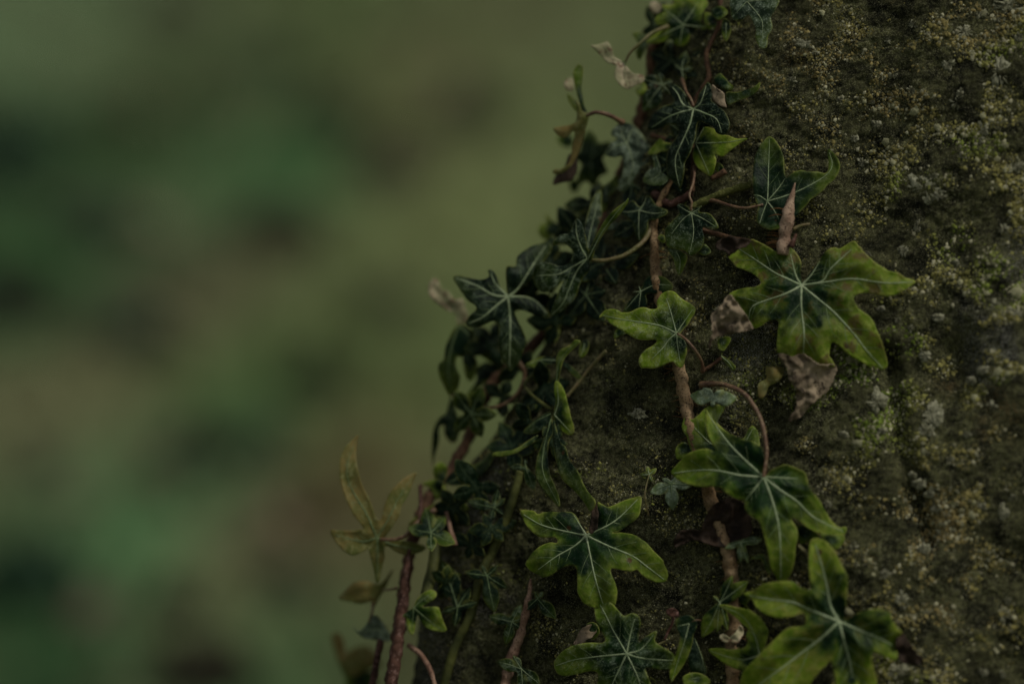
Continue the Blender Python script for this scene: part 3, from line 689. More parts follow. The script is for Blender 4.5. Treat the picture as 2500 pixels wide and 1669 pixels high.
# ------------------------------------------------------------------ ivy on the left edge of the stone
G1 = 'ivy vines creeping over the stone'
v = vine_root('ivy_vine', 'long brown ivy vine climbing the left edge of the stone with dark drooping leaves', 'ivy', 950, 1690, .02, G1)
stem(v, [(950, 1700), (962, 1610), (975, 1530), (987, 1440), (997, 1371), (1010, 1310), (1030, 1250), (1062, 1195), (1102, 1143), (1133, 1092), (1160, 1030), (1194, 951), (1240, 900), (1289, 855), (1340, 797), (1395, 715), (1440, 630), (1475, 540), (1510, 440), (1548, 335), (1572, 245), (1588, 179), (1588, 130), (1610, 95), (1640, 50), (1665, -30)],
     16, 'bark', y=[6, 14, 24, 34, 36, 36, 34, 34, 30, 28], taper=(1.0, .75), bump=.32)
stem(v, [(953, 1690), (972, 1560), (988, 1430), (1000, 1340)], 14.5, 'bark_red', y=[2, 7, 12], bump=.28, prof=[1.05, 1, .9, .8, .3])
stem(v, [(1022, 1280), (1027, 1235), (1026, 1190), (1030, 1183)], 5, 'bark_red', y=[14, 20, 22])
stem(v, [(905, 1700), (922, 1600), (930, 1560)], 11, 'bark_red', y=[14, 20], taper=(1, .8))
stem(v, [(1600, 168), (1618, 150), (1640, 128), (1662, 112)], 11, 'bark', h=1.5)
stem(v, [(1089, 1249), (1099, 1290), (1106, 1312), (1112, 1331)], 6, 'bark_pink', y=[16, 10], name='side_twig', taper=(.8, 1.2))
stem(v, [(997, 1573), (1028, 1598), (1051, 1637), (1066, 1690)], 6.5, 'bark_pink', y=[14, 4, 0], name='side_twig')
stem(v, [(1480, 855), (1439, 900), (1409, 938), (1383, 969)], 4.5, 'petiole_green', h=4, name='side_twig')
stem(v, [(1330, 870), (1310, 905), (1280, 935), (1295, 960), (1325, 985), (1350, 1000)], 4.0, 'bark_olive', h=5, name='side_twig')
# grey bloomed leaf with upright lobes
leaf(v, '5', (1700, 120), [(1720, 200), (1690, 270), (1640, 330), (1610, 420), (1580, 510), (1500, 580), (1430, 640), (1350, 672), (1360, 600), (1400, 500), (1440, 400), (1470, 330), (1420, 380), (1340, 430), (1260, 440), (1200, 370), (1185, 300), (1190, 220), (1240, 160), (1330, 160), (1420, 190), (1480, 190), (1540, 140), (1560, 70), (1540, 20), (1480, -20), (1370, 0), (1380, -50), (1450, -110), (1520, -120), (1560, -200), (1590, -260), (1640, -220), (1680, -100), (1700, 0), (1715, 60)],
     [[(1650, 40), (1600, -100), (1590, -230)], [(1560, 200), (1430, 270), (1300, 280), (1210, 290)], [(1600, 240), (1520, 420), (1470, 540), (1365, 660)]], y=2, tilt=(-.25, .15), droop=-2, deep=.8, dust=.62, young=.15, curl=1.5,
     petiole=[(1735, 135), (1870, 140), (2030, 100), (2150, 30), (2250, -60), (2300, -160), (2320, -215)], pr=5.5, pmat='petiole_green')
leaf(v, '5', (1690, 90), [(1700, 110), (1665, -50), (1675, -200), (1715, -350), (1760, -470), (1815, -530), (1840, -480), (1835, -380), (1845, -300), (1800, -180), (1760, -60), (1720, 60)], [[(1720, -100), (1770, -300), (1815, -510)]], y=8, tilt=(.3, -.2), deep=.9, dust=.35, young=.1)
leaf(v, '5', (1705, 130), [(1695, 120), (1725, 20), (1785, -100), (1850, -220), (1950, -340), (2055, -420), (2090, -458), (2075, -395), (1995, -285), (1895, -175), (1825, -65), (1775, 30), (1750, 110), (1720, 145)], [[(1790, -40), (1880, -190), (2075, -440)]], y=0, tilt=(-.5, .2), deep=.5, dust=.25, young=.5, conf=False, wave=.5)
# dark star leaf hanging off the edge
leaf(v, '5', (940, 485), [(420, 310), (470, 280), (560, 300), (640, 320), (710, 320), (760, 290), (750, 230), (800, 240), (840, 310), (860, 380), (900, 440), (935, 465), (925, 380), (925, 200), (1010, 190), (1030, 100), (1130, 20), (1230, -20), (1330, -40), (1360, 30), (1280, 150), (1180, 300), (1060, 420), (1000, 470), (1130, 480), (1230, 540), (1330, 640), (1310, 690), (1200, 660), (1100, 620), (1010, 620), (1040, 720), (1080, 800), (1120, 920), (1080, 1020), (1040, 1130), (960, 1200), (930, 1150), (870, 1040), (850, 900), (850, 760), (800, 720), (700, 760), (600, 780), (540, 740), (580, 660), (640, 590), (560, 520), (480, 410)],
     [[(800, 470), (640, 380), (450, 310)], [(820, 360), (775, 255)], [(1040, 400), (1180, 180), (1300, 0)], [(1100, 490), (1220, 540), (1310, 650)], [(960, 700), (960, 900), (955, 1150)], [(820, 580), (700, 680), (570, 740)]], y=12, tilt=(.1, -.1), deep=1, dust=.22, young=.1, veinw=1.1, label='dark green star shaped leaf with pale veins')
leaf(v, '5', (500, 740), [(240, 310), (280, 340), (310, 420), (370, 430), (420, 510), (510, 515), (540, 620), (560, 660), (530, 740), (460, 750), (440, 650), (370, 620), (280, 560), (210, 500), (180, 420), (195, 350)], [[(460, 640), (360, 540), (250, 420)]], y=36, mat='dead_pale', vmat='vein_dull', wave=3, label='pale curled underside of a small leaf')
leaf(v, '5', (470, 760), [(470, 750), (530, 755), (640, 850), (720, 950), (800, 1030), (825, 1120), (770, 1110), (680, 1050), (620, 1040), (560, 1000), (500, 1060), (450, 1060), (440, 1150), (480, 1240), (470, 1340), (430, 1420), (380, 1430), (320, 1320), (280, 1220), (280, 1130), (330, 1080), (340, 980), (380, 880), (420, 800)], [[(600, 880), (700, 980), (810, 1100)], [(390, 1000), (370, 1200), (400, 1400)]], y=32, deep=.8, young=.3, dust=0, tilt=(.3, 0), vmat='vein_dull',
     petiole=[(410, 1420), (500, 1485), (600, 1530), (750, 1545), (880, 1525), (1000, 1445), (1070, 1345), (1100, 1235), (1085, 1170), (1040, 1110)], pr=4.6, pend=18)
leaf(v, '5', (560, 1060), [(510, 1050), (560, 1010), (630, 1060), (650, 1170), (600, 1280), (545, 1270), (515, 1150)], [[(580, 1150), (580, 1260)]], y=40, deep=.9, vmat=None)
leaf(v, '5', (700, 1150), [(640, 1180), (720, 1110), (800, 1120), (850, 1030), (900, 1110), (930, 1220), (850, 1300), (800, 1380), (700, 1330), (620, 1420), (560, 1480), (500, 1490), (560, 1400), (640, 1280)], [[(800, 1200), (900, 1210)]], y=37, deep=1, vmat=None)
leaf(v, '6', (390, 300), [(390, 280), (430, 310), (450, 430), (490, 520), (480, 600), (440, 700), (380, 690), (335, 620), (330, 540), (290, 560), (280, 700), (240, 830), (225, 930), (212, 800), (218, 640), (240, 540), (300, 460), (350, 420)], [[(400, 450), (420, 660)]], y=40, deep=.8, young=.2, vmat=None, tilt=(.3, 0))
# folded leaf seen edge on, hanging in front of the stone
leaf(v, '5', (1405, 1290), [(1632, 903), (1580, 898), (1520, 960), (1440, 990), (1400, 1070), (1400, 1180), (1388, 1310), (1420, 1310), (1440, 1200), (1480, 1080), (1560, 990), (1625, 930)], [[(1420, 1130), (1500, 1010), (1620, 912)]], y=4, tilt=(-.4, .1), young=.45, deep=.5, conf=False, vmat='vein_dull', wave=.4)
leaf(v, '6', (1385, 440), [(1390, 125), (1430, 130), (1480, 210), (1510, 320), (1540, 450), (1575, 580), (1560, 630), (1510, 630), (1440, 580), (1385, 500), (1370, 430), (1395, 320), (1380, 220)], [[(1420, 320), (1410, 150)], [(1460, 520), (1550, 620)]], y=2, young=.85, deep=.1, conf=False, tilt=(-.3, 0), brown=.2)
leaf(v, '6', (1375, 500), [(1370, 480), (1400, 560), (1440, 700), (1490, 750), (1530, 880), (1600, 970), (1650, 1080), (1700, 1170), (1772, 1260), (1762, 1325), (1720, 1362), (1690, 1310), (1640, 1240), (1560, 1150), (1480, 1080), (1430, 1000), (1390, 850), (1370, 700)], [[(1420, 780), (1540, 1000), (1725, 1320)]], h=9, young=.35, deep=.6, tilt=(-.5, 0), brown=.2, vmat=None)
leaf(v, '6', (1350, 480), [(1355, 470), (1310, 600), (1260, 720), (1220, 850), (1200, 1000), (1250, 1120), (1330, 1220), (1425, 1315), (1432, 1240), (1390, 1120), (1340, 1000), (1320, 850), (1330, 700), (1375, 600)], [[(1280, 780), (1280, 1000), (1420, 1290)]], h=6, deep=.85, young=.25, vmat='vein_dull')
leaf(v, '6', (1350, 430), [(1355, 410), (1250, 450), (1160, 520), (1085, 600), (1150, 625), (1240, 605), (1340, 520)], [[(1210, 500), (1110, 590)]], h=5, deep=1, young=.1, vmat='vein_dull')
leaf(v, '6', (1220, 640), [(1225, 630), (1130, 685), (1010, 765), (900, 785), (810, 798), (786, 830), (900, 834), (1010, 805), (1100, 755), (1185, 705)], [[(1080, 735), (950, 800), (800, 815)]], h=7, young=.6, deep=.2, vmat=None, wave=.4)
leaf(v, '5', (1395, 1095), [(1110, 1130), (1200, 1085), (1250, 1060), (1330, 1065), (1400, 1085), (1400, 1120), (1300, 1140), (1180, 1165)], [[(1260, 1090), (1130, 1130)]], y=12, deep=.5, young=.4)
leaf(v, '5', (1400, 690), [(1300, 740), (1350, 745), (1390, 690), (1450, 680), (1435, 800), (1405, 905), (1370, 905), (1330, 820)], [[(1400, 790), (1385, 890)]], h=3, deep=.6, young=.4)
leaf(v, '5', (1480, 1130), [(1450, 1110), (1520, 1130), (1600, 1200), (1650, 1270), (1610, 1270), (1520, 1200)], [[(1560, 1190), (1630, 1260)]], h=3, deep=.7, young=.3, vmat=None)
leaf(v, '5', (1670, 930), [(1640, 920), (1690, 900), (1715, 940), (1690, 1030), (1640, 1070), (1615, 1030)], [[(1665, 980), (1635, 1050)]], h=2, deep=1, dust=.3)
leaf(v, '6', (360, 1095), [(345, 1080), (380, 1010), (480, 950), (600, 920), (700, 870), (790, 760), (832, 728), (812, 830), (740, 960), (640, 1050), (500, 1110), (400, 1115)], [[(500, 1020), (650, 920), (815, 760)]], y=22, deep=.8, young=.2, vmat='vein_dull', tilt=(-.25, 0))
leaf(v, '6', (310, 1070), [(300, 888), (350, 925), (360, 1000), (325, 1085), (250, 1065), (222, 980), (245, 915)], [], y=27, deep=.9, vmat=None)
leaf(v, '6', (320, 1100), [(115, 1100), (240, 1055), (335, 1095), (340, 1180), (260, 1250), (200, 1150), (170, 1120)], [], y=25, deep=1, vmat=None)
leaf(v, '7', (1180, 760), [(1180, 560), (1240, 640), (1380, 720), (1420, 800), (1300, 790), (1220, 740), (1180, 800), (1100, 830), (1000, 860), (900, 930), (850, 930), (960, 840), (1060, 760), (1150, 720)], [], y=22, deep=1, vmat=None)
q = np.random.default_rng(78)
for fx, fy, fyy in [(1290, 720, 26), (1340, 650, 26), (1200, 840, 32), (1270, 900, 28), (1330, 950, 14), (1295, 1030, 10), (1225, 970, 28), (1360, 790, 20), (1350, 1080, 2), (1250, 1090, 12), (1165, 1190, 12), (1110, 1240, 16), (1150, 1330, 8), (1090, 1420, 10), (1200, 1290, 4)]:
    a0 = q.uniform(0, 6.28); L = q.uniform(46, 88); k = q.integers(4, 6)
    tp = [(fx + math.cos(a0 + j * 6.28 / (k + .6)) * L * q.uniform(.6, 1.1), fy + math.sin(a0 + j * 6.28 / (k + .6)) * L * q.uniform(.6, 1.1)) for j in range(k)]
    leaf(v, 's', (fx, fy), tips=tp, y=fyy, deep=1, dust=float(q.uniform(0, .12)), young=float(q.uniform(0, .12)), wd=.34, tilt=(q.normal(0, .3), q.normal(0, .3)), vmat=None, second=False)
for fx, fy, fyy, L in [(1052, 1300, 6, 66), (1150, 1010, 22, 66)]:
    a0 = q.uniform(0, 6.28)
    tp = [(fx + math.cos(a0 + j * 1.12) * L * q.uniform(.7, 1.1), fy + math.sin(a0 + j * 1.12) * L * q.uniform(.7, 1.1)) for j in range(5)]
    leaf(v, 's', (fx, fy), tips=tp, y=fyy, deep=.8, dust=.2, young=.25, wd=.32, tilt=(q.normal(0, .3), q.normal(0, .3)), vmat='vein_dull', second=False, conf=False)
# pale leaf floating free on a long stalk
leaf(v, '7', (550, 1065), [(372, 92), (310, 130), (230, 230), (195, 330), (190, 450), (220, 580), (270, 740), (330, 860), (420, 970), (400, 990), (300, 1000), (200, 995), (118, 988), (115, 1040), (180, 1140), (260, 1210), (330, 1235), (400, 1210), (440, 1180), (470, 1170), (490, 1260), (520, 1380), (542, 1488), (572, 1470), (605, 1330), (622, 1250), (620, 1160), (660, 1150), (730, 1200), (830, 1230), (980, 1195), (1012, 1150), (900, 1110), (760, 1090), (640, 1075), (625, 1045), (690, 980), (740, 900), (790, 760), (850, 650), (900, 520), (926, 443), (850, 470), (760, 540), (680, 630), (620, 760), (590, 880), (545, 885), (510, 790), (470, 680), (410, 570), (370, 430), (350, 300), (355, 180)],
     [[(450, 840), (310, 600), (260, 400), (350, 120)], [(650, 900), (760, 680), (905, 470)], [(400, 1100), (150, 1035)], [(555, 1250), (550, 1460)], [(700, 1130), (960, 1180)]], y=14, tilt=(.1, .1), mat='leaf_olive', vmat='vein_dull', veinw=.8, bulge=1.5, label='olive brown leaf floating free with narrow upright lobes',
     petiole=[(580, 1080), (720, 1080), (830, 1040), (900, 960), (1000, 870), (1100, 800)], pr=5, pend=18)
leaf(v, '7', (550, 1190), [(500, 1200), (560, 1190), (610, 1240), (600, 1340), (575, 1450), (545, 1470), (520, 1360)], [], y=28, mat='lichen', vmat=None, label='pale silvery underside')
leaf(v, '8', (620, 640), [(188, 750), (260, 660), (340, 592), (450, 583), (540, 610), (600, 590), (700, 465), (660, 580), (605, 690), (545, 790), (505, 860), (500, 780), (400, 802), (290, 782)], [[(450, 690), (220, 745)]], y=30, mat='leaf_olive', vmat=None, petiole=[(600, 670), (660, 665), (745, 650)], pr=3, pend=16)
leaf(v, '8', (560, 1040), [(315, 1015), (380, 1060), (440, 1000), (520, 905), (600, 960), (650, 1040), (695, 1125), (640, 1155), (520, 1142), (400, 1112)], [[(480, 1060), (400, 1085)], [(640, 1110), (680, 1120)]], y=28, deep=.4, dust=1.0, young=.2, petiole=[(470, 980), (500, 880), (510, 800)], pr=3, pend=30)
leaf(v, '8', (250, 1300), [(112, 1120), (160, 1065), (225, 1115), (255, 1250), (330, 1215), (440, 1195), (540, 1280), (590, 1400), (480, 1420), (350, 1490), (250, 1490), (180, 1350), (135, 1220)], [], y=75, mat='leaf_olive', vmat=None, conf=False, label='yellowish leaf far behind, very blurred')
leaf(v, '8', (420, 1480), [(240, 1500), (350, 1430), (480, 1440), (560, 1520), (500, 1640), (300, 1650)], [], y=80, young=.4, vmat=None, conf=False)
leaf(v, '8', (900, 835), [(895, 830), (930, 760), (1000, 690), (1070, 665), (1117, 690), (1110, 740), (1050, 790), (985, 828), (1060, 826), (1135, 830), (1155, 880), (1190, 980), (1212, 1057), (1120, 1062), (1020, 1030), (960, 950), (935, 905), (920, 980), (908, 1060), (885, 1098), (850, 1060), (830, 980), (822, 930), (768, 932), (830, 880)], [[(980, 760), (1090, 690)], [(1000, 920), (1100, 1000), (1195, 1050)], [(890, 960), (885, 1080)]], y=6, young=.75, dust=.3, deep=.1, vmat='vein_dull', conf=False)
leaf(v, '1', (1000, 820), [(985, 860), (1010, 820), (1080, 790), (1090, 880), (1040, 920), (1000, 900)], [], y=22, deep=.7, vmat=None)
# upper leaves of the same vine
leaf(v, '1', (525, 1105), [(415, 955), (450, 1000), (480, 1060), (535, 1090), (532, 1150), (505, 1240), (492, 1300), (462, 1400), (420, 1500), (380, 1575), (330, 1625), (250, 1665), (192, 1650), (208, 1622), (280, 1610), (340, 1560), (368, 1480), (380, 1400), (402, 1300), (390, 1255), (330, 1312), (270, 1310), (210, 1260), (203, 1225), (260, 1210), (340, 1200), (410, 1160), (425, 1080)], [[(500, 1200), (450, 1350), (380, 1540)]], y=12, mat='leaf_olive', vmat=None, conf=False, tilt=(-.4, 0), label='folded leaf seen edge on with a yellow lobe',
     petiole=[(520, 1105), (600, 1075), (700, 1090), (780, 1125), (860, 1170)], pr=5.2, pend=14)
leaf(v, '1', (510, 1085), [(440, 618), (482, 650), (478, 750), (472, 850), (492, 980), (522, 1085), (480, 1070), (440, 950), (400, 800), (393, 690)], [[(470, 920), (440, 660)]], y=14, deep=.4, young=.35, vmat=None, conf=False)
leaf(v, '1', (420, 960), [(330, 900), (380, 930), (430, 980), (440, 1070), (400, 1050), (350, 980)], [], y=22, deep=1, vmat=None, conf=False)
leaf(v, '1', (350, 830), [(300, 790), (350, 745), (390, 760), (395, 860), (350, 870), (310, 840)], [], y=22, mat='dead_pale', vmat=None, conf=False, name='withered_leaf')
leaf(v, '2', (560, 330), [(480, 150), (540, 70), (600, 120), (640, 190), (740, 180), (720, 280), (670, 350), (720, 470), (640, 520), (590, 640), (520, 560), (440, 600), (430, 500), (470, 400), (400, 330), (450, 260)], [[(600, 200), (620, 120)], [(560, 480), (580, 600)], [(660, 260), (720, 210)]], y=48, deep=.7, young=.2, vmat='vein_dull', conf=False, label='round dark leaf behind, blurred')
leaf(v, '2', (320, 170), [(235, 150), (290, 110), (380, 130), (390, 210), (330, 235), (260, 205)], [], y=60, deep=.3, young=.4, vmat=None, conf=False)
leaf(v, '2', (400, 590), [(350, 560), (420, 540), (450, 600), (420, 660), (370, 650)], [], y=60, deep=.1, young=.5, vmat=None, conf=False)
leaf(v, '2', (400, 440), [(195, 588), (222, 500), (300, 430), (350, 300), (420, 330), (430, 450), (380, 545), (290, 570)], [], y=24, mat='dead_dark', vmat=None, conf=False, name='withered_leaf')
leaf(v, '1', (890, 600), [(552, 435), (610, 430), (680, 410), (720, 398), (760, 470), (780, 540), (860, 590), (900, 640), (960, 700), (1060, 720), (1062, 780), (990, 820), (930, 852), (890, 852), (820, 790), (780, 720), (800, 640), (770, 612), (720, 602), (650, 530), (590, 470)], [[(760, 560), (680, 450)], [(880, 740), (910, 830)]], y=12, mat='dead_pale', vmat='vein_dull', wave=4, conf=False, name='withered_leaf', label='pale tan withered leaf hanging free',
     petiole=[(890, 590), (930, 510), (1000, 440), (1150, 310), (1290, 255)], pr=3.6, pmat='petiole_green', pend=18)
leaf(v, '1', (1090, 400), [(955, 330), (1010, 308), (1080, 330), (1115, 400), (1080, 480), (1022, 572), (985, 500), (1010, 420)], [], y=28, deep=.7, young=.3, vmat=None, conf=False)
leaf(v, '2', (190, 1000), [(120, 868), (180, 930), (240, 960), (290, 940), (285, 1010), (220, 1100), (120, 1115), (58, 1060), (70, 980), (130, 950)], [], y=45, deep=.9, vmat=None, conf=False)
leaf(v, '2', (450, 880), [(300, 870), (360, 900), (400, 860), (440, 880), (520, 850), (540, 940), (500, 1010), (400, 990), (320, 960)], [], y=40, deep=.9, dust=.2, vmat=None, conf=False)
leaf(v, '1', (1190, 70), [(1118, 60), (1150, 8), (1200, 30), (1235, 70), (1195, 132), (1140, 112)], [], y=30, mat='dead_pale', vmat=None, conf=False, name='withered_leaf')
leaf(v, '2', (700, 640), [(600, 720), (660, 620), (740, 560), (810, 500), (815, 570), (800, 650), (740, 690), (720, 780), (680, 870), (640, 860), (640, 780)], [[(700, 720), (790, 560)]], y=26, deep=1, dust=.6, vmat=None)

# ------------------------------------------------------------------ dark ivy high on the stone
v = vine_root('ivy_vine', 'dark frosted ivy vine matted together near the top of the stone', 'ivy', 1610, 500, .0, G1)
stem(v, [(1595, 470), (1630, 497), (1665, 486), (1690, 470)], 9, 'bark_red', h=2)
stem(v, [(1690, 470), (1692, 420), (1690, 370), (1680, 300), (1700, 240), (1730, 190), (1725, 130), (1755, 60), (1760, -20)], 6, 'bark', h=3)
stem(v, [(1690, 505), (1747, 479), (1798, 460), (1836, 450)], 9, 'bark_moss', h=3, bump=.35, name='side_twig')
stem(v, [(1736, 436), (1755, 428), (1772, 417)], 7, 'bark', h=3, name='side_twig')
stem(v, [(1714, 562), (1772, 577), (1834, 590)], 6, 'bark', h=3.5, name='side_twig')
stem(v, [(1590, 330), (1640, 345), (1680, 350)], 6, 'bark', h=1.5, name='side_twig')
leaf(v, '1', (1540, 1045), [(1320, 820), (1380, 815), (1450, 880), (1490, 960), (1535, 1030), (1575, 960), (1590, 900), (1640, 830), (1670, 785), (1702, 810), (1715, 900), (1710, 960), (1760, 1010), (1830, 1060), (1872, 1130), (1888, 1200), (1862, 1272), (1820, 1292), (1760, 1270), (1720, 1210), (1650, 1180), (1600, 1160), (1568, 1200), (1562, 1300), (1530, 1400), (1500, 1480), (1455, 1560), (1452, 1620), (1440, 1700), (1412, 1798), (1370, 1760), (1300, 1700), (1280, 1600), (1280, 1500), (1310, 1400), (1360, 1330), (1400, 1260), (1380, 1200), (1300, 1190), (1200, 1230), (1120, 1242), (1103, 1200), (1150, 1100), (1230, 1020), (1330, 990), (1350, 950), (1320, 900)],
     [[(1500, 1200), (1420, 1380), (1370, 1500), (1370, 1620), (1405, 1780)], [(1400, 1080), (1280, 1130), (1140, 1220)], [(1640, 1080), (1760, 1140), (1810, 1270)], [(1610, 980), (1660, 820)], [(1440, 1000), (1390, 900), (1335, 830)]], h=13, deep=1, dust=.30, young=.05, veinw=1.15, curl=1.6, label='dark star shaped leaf with bright veins',
     petiole=[(1540, 1020), (1510, 940), (1470, 880), (1430, 760)], pr=3.6)
leaf(v, '2', (1560, 195), [(1560, 185), (1600, 100), (1650, 40), (1750, 60), (1820, 110), (1870, 118), (1950, 150), (2055, 148), (1990, 190), (1900, 260), (1820, 322), (1745, 300), (1757, 350), (1745, 420), (1720, 490), (1690, 510), (1640, 480), (1580, 430), (1540, 360), (1530, 280)], [[(1750, 190), (1900, 180), (2030, 155)], [(1620, 330), (1690, 490)], [(1640, 40)]], h=7, young=1.15, deep=0, brown=.5, dust=.1, label='bright yellow-green leaf under the dark one')
leaf(v, '2', (900, 195), [(770, 50), (830, 10), (900, 0), (980, 30), (1040, 100), (1100, 180), (1132, 250), (1130, 320), (1100, 390), (1080, 460), (1020, 520), (965, 560), (960, 600), (985, 650), (1000, 685), (960, 698), (900, 680), (813, 635), (830, 560), (860, 480), (870, 400), (850, 320), (780, 330), (700, 310), (690, 280), (740, 200), (800, 150), (750, 110)],
     [[(850, 100), (860, 40)], [(960, 60), (1050, 140), (1110, 240)], [(940, 300), (960, 420), (920, 560), (980, 688)], [(800, 220), (710, 290)]], h=15, deep=.8, dust=.75, young=.15, tilt=(0, -.1))
leaf(v, '2', (1300, 220), [(1217, 148), (1160, 210), (1098, 292), (1170, 302), (1230, 272), (1290, 265), (1330, 200), (1262, 182)], [], h=6, young=1, vmat=None)
leaf(v, '2', (1180, 320), [(1180, 300), (1215, 400), (1232, 470), (1292, 510), (1294, 550), (1250, 592), (1180, 602), (1110, 592), (1058, 560), (1070, 500), (1110, 450), (1150, 430), (1160, 380), (1140, 320)], [[(1225, 450), (1180, 520), (1080, 560)]], h=8, deep=.5, dust=.75, young=.3)
leaf(v, '1', (1240, 810), tips=[(1048, 750), (1058, 1065), (1345, 775), (1210, 695), (1330, 900)], h=13, deep=.8, dust=.6, young=.15, wd=.34)
leaf(v, '1', (1425, 670), tips=[(1468, 490), (1362, 620), (1535, 655), (1445, 790)], h=4, deep=.9, dust=.25, young=.1)
leaf(v, '1', (1440, 240), [(1350, -60), (1350, 40), (1235, 48), (1252, 110), (1190, 150), (1168, 200), (1200, 242), (1292, 252), (1180, 320), (1085, 402), (1120, 420), (1220, 410), (1330, 380), (1350, 420), (1400, 447), (1460, 430), (1502, 370), (1500, 300), (1462, 252), (1560, 280), (1690, 285), (1725, 200), (1685, 120), (1670, 0), (1600, -70)], [[(1330, 140), (1250, 80)], [(1300, 310), (1110, 405)], [(1420, 350), (1410, 435)], [(1520, 120), (1600, 0)], [(1600, 255), (1700, 240)]], h=15, young=.85, deep=.15, dust=.2)
leaf(v, '1', (2050, 15), [(1888, 0), (1890, 100), (1920, 190), (2000, 187), (2060, 150), (2100, 200), (2132, 280), (2130, 360), (2160, 440), (2200, 467), (2240, 450), (2250, 360), (2292, 260), (2280, 160), (2330, 80), (2360, 0), (2300, -70), (2000, -90)], [[(2150, 130), (2200, 230), (2190, 430)], [(1940, 130)], [(2250, 0)]], h=10, deep=.6, dust=.7, young=.25)
leaf(v, '1', (1770, 130), [(1710, 100), (1780, 58), (1842, 80), (1862, 130), (1790, 192), (1730, 162)], [[(1830, 100)]], h=6, deep=.3, dust=.4, young=.5, vmat=None)
leaf(v, '1', (1850, 220), [(1820, 180), (1882, 210), (1895, 300), (1850, 395), (1808, 310)], [[(1850, 370)]], h=4, deep=1, dust=.3)
leaf(v, '1', (1720, 180), [(1650, 120), (1750, 150), (1800, 180), (1760, 260), (1680, 280), (1640, 200)], [], h=3, deep=.9, vmat=None)
leaf(v, '1', (1800, 800), [(1738, 745), (1790, 700), (1830, 730), (1880, 790), (1925, 830), (1900, 870), (1840, 865), (1790, 830), (1745, 800)], [], h=5, deep=.3, young=.3, vmat=None, wave=3, dust=.3)
leaf(v, '1', (1860, 930), [(1850, 885), (1950, 880), (2050, 858), (2120, 828), (2175, 785), (2165, 850), (2100, 912), (2000, 952), (1900, 995), (1858, 1000)], [], h=8, deep=.9, young=.3, vmat=None, conf=False)
leaf(v, '1', (1720, 850), [(1715, 810), (1760, 840), (1830, 890), (1840, 960), (1855, 1030), (1790, 1010), (1730, 960), (1712, 900)], [], h=10, mat='dead', vmat=None, wave=3, name='withered_leaf', label='small crumpled brown leaf')
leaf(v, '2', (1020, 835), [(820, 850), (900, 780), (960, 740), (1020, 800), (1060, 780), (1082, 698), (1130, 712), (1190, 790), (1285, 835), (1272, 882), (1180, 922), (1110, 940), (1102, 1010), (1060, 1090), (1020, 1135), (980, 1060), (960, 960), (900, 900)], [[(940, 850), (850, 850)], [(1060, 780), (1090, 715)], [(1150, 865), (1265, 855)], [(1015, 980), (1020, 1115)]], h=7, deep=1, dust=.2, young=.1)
leaf(v, '2', (1520, 865), [(1380, 790), (1420, 773), (1480, 800), (1515, 845), (1560, 810), (1618, 798), (1592, 850), (1700, 870), (1775, 990), (1740, 1012), (1640, 990), (1620, 1020), (1642, 1100), (1620, 1190), (1570, 1242), (1500, 1268), (1450, 1222), (1300, 1190), (1268, 1120), (1270, 1010), (1330, 940), (1380, 890), (1400, 850)], [[(1540, 1050), (1500, 1255)], [(1440, 920), (1330, 1060)], [(1620, 910), (1750, 990)], [(1440, 820), (1400, 790)], [(1600, 815)]], h=9, deep=.8, dust=.45, young=.2, wave=2.4, bulge=1.6, veinw=1.1,
     petiole=[(1510, 840), (1522, 760), (1500, 690), (1540, 560), (1550, 420)], pr=3.4)
leaf(v, '2', (1370, 1220), [(1288, 1200), (1350, 1188), (1450, 1240), (1482, 1290), (1440, 1400), (1400, 1455), (1370, 1390), (1340, 1290)], [[(1410, 1310), (1402, 1440)]], h=6, deep=.5, dust=.4, young=.4)
leaf(v, '2', (1650, 1230), [(1590, 1245), (1640, 1158), (1692, 1200), (1702, 1242), (1650, 1265)], [[(1690, 1230)]], h=6, deep=.2, dust=.7, young=.4, vmat=None)
leaf(v, '2', (1240, 1100), [(1195, 1090), (1240, 1065), (1275, 1100), (1260, 1150), (1215, 1130)], [], h=4, deep=.5, dust=.6, vmat=None)
leaf(v, '2', (780, 990), [(675, 1022), (720, 970), (800, 948), (870, 960), (905, 1010), (862, 1045), (820, 1002), (750, 1022)], [[(740, 995), (690, 1015)]], h=4, deep=.8, dust=.7, vmat='vein_dull')
leaf(v, '2', (1820, 440), [(1745, 380), (1800, 390), (1830, 440), (1800, 480), (1750, 450)], [], h=3, deep=.5, dust=.4, vmat=None)
leaf(v, '3', (680, 750), [(700, 128), (650, 160), (600, 230), (560, 320), (545, 450), (540, 560), (545, 650), (560, 720), (590, 800), (580, 880), (580, 950), (640, 1000), (720, 1022), (800, 1000), (860, 960), (920, 920), (960, 880), (1000, 840), (1050, 790), (1100, 730), (1180, 670), (1260, 590), (1330, 520), (1373, 430), (1362, 360), (1310, 290), (1265, 248), (1253, 300), (1265, 370), (1260, 440), (1230, 480), (1150, 465), (1060, 465), (1000, 450), (930, 470), (870, 520), (850, 510), (840, 430), (835, 330), (800, 240), (750, 160)],
     [[(685, 620), (690, 450), (700, 155)], [(850, 700), (1000, 640), (1150, 560), (1250, 490), (1300, 400), (1270, 280)], [(640, 850), (605, 960)], [(740, 830), (790, 920)], [(610, 700), (552, 690)], [(790, 620), (850, 530)]], h=8, deep=.75, young=.30, dust=.12, curl=-1.4, label='glossy green leaf with a long curved lobe and a small hole',
     petiole=[(640, 780), (560, 800), (450, 815), (320, 790), (200, 750), (130, 740)], pr=3.6)
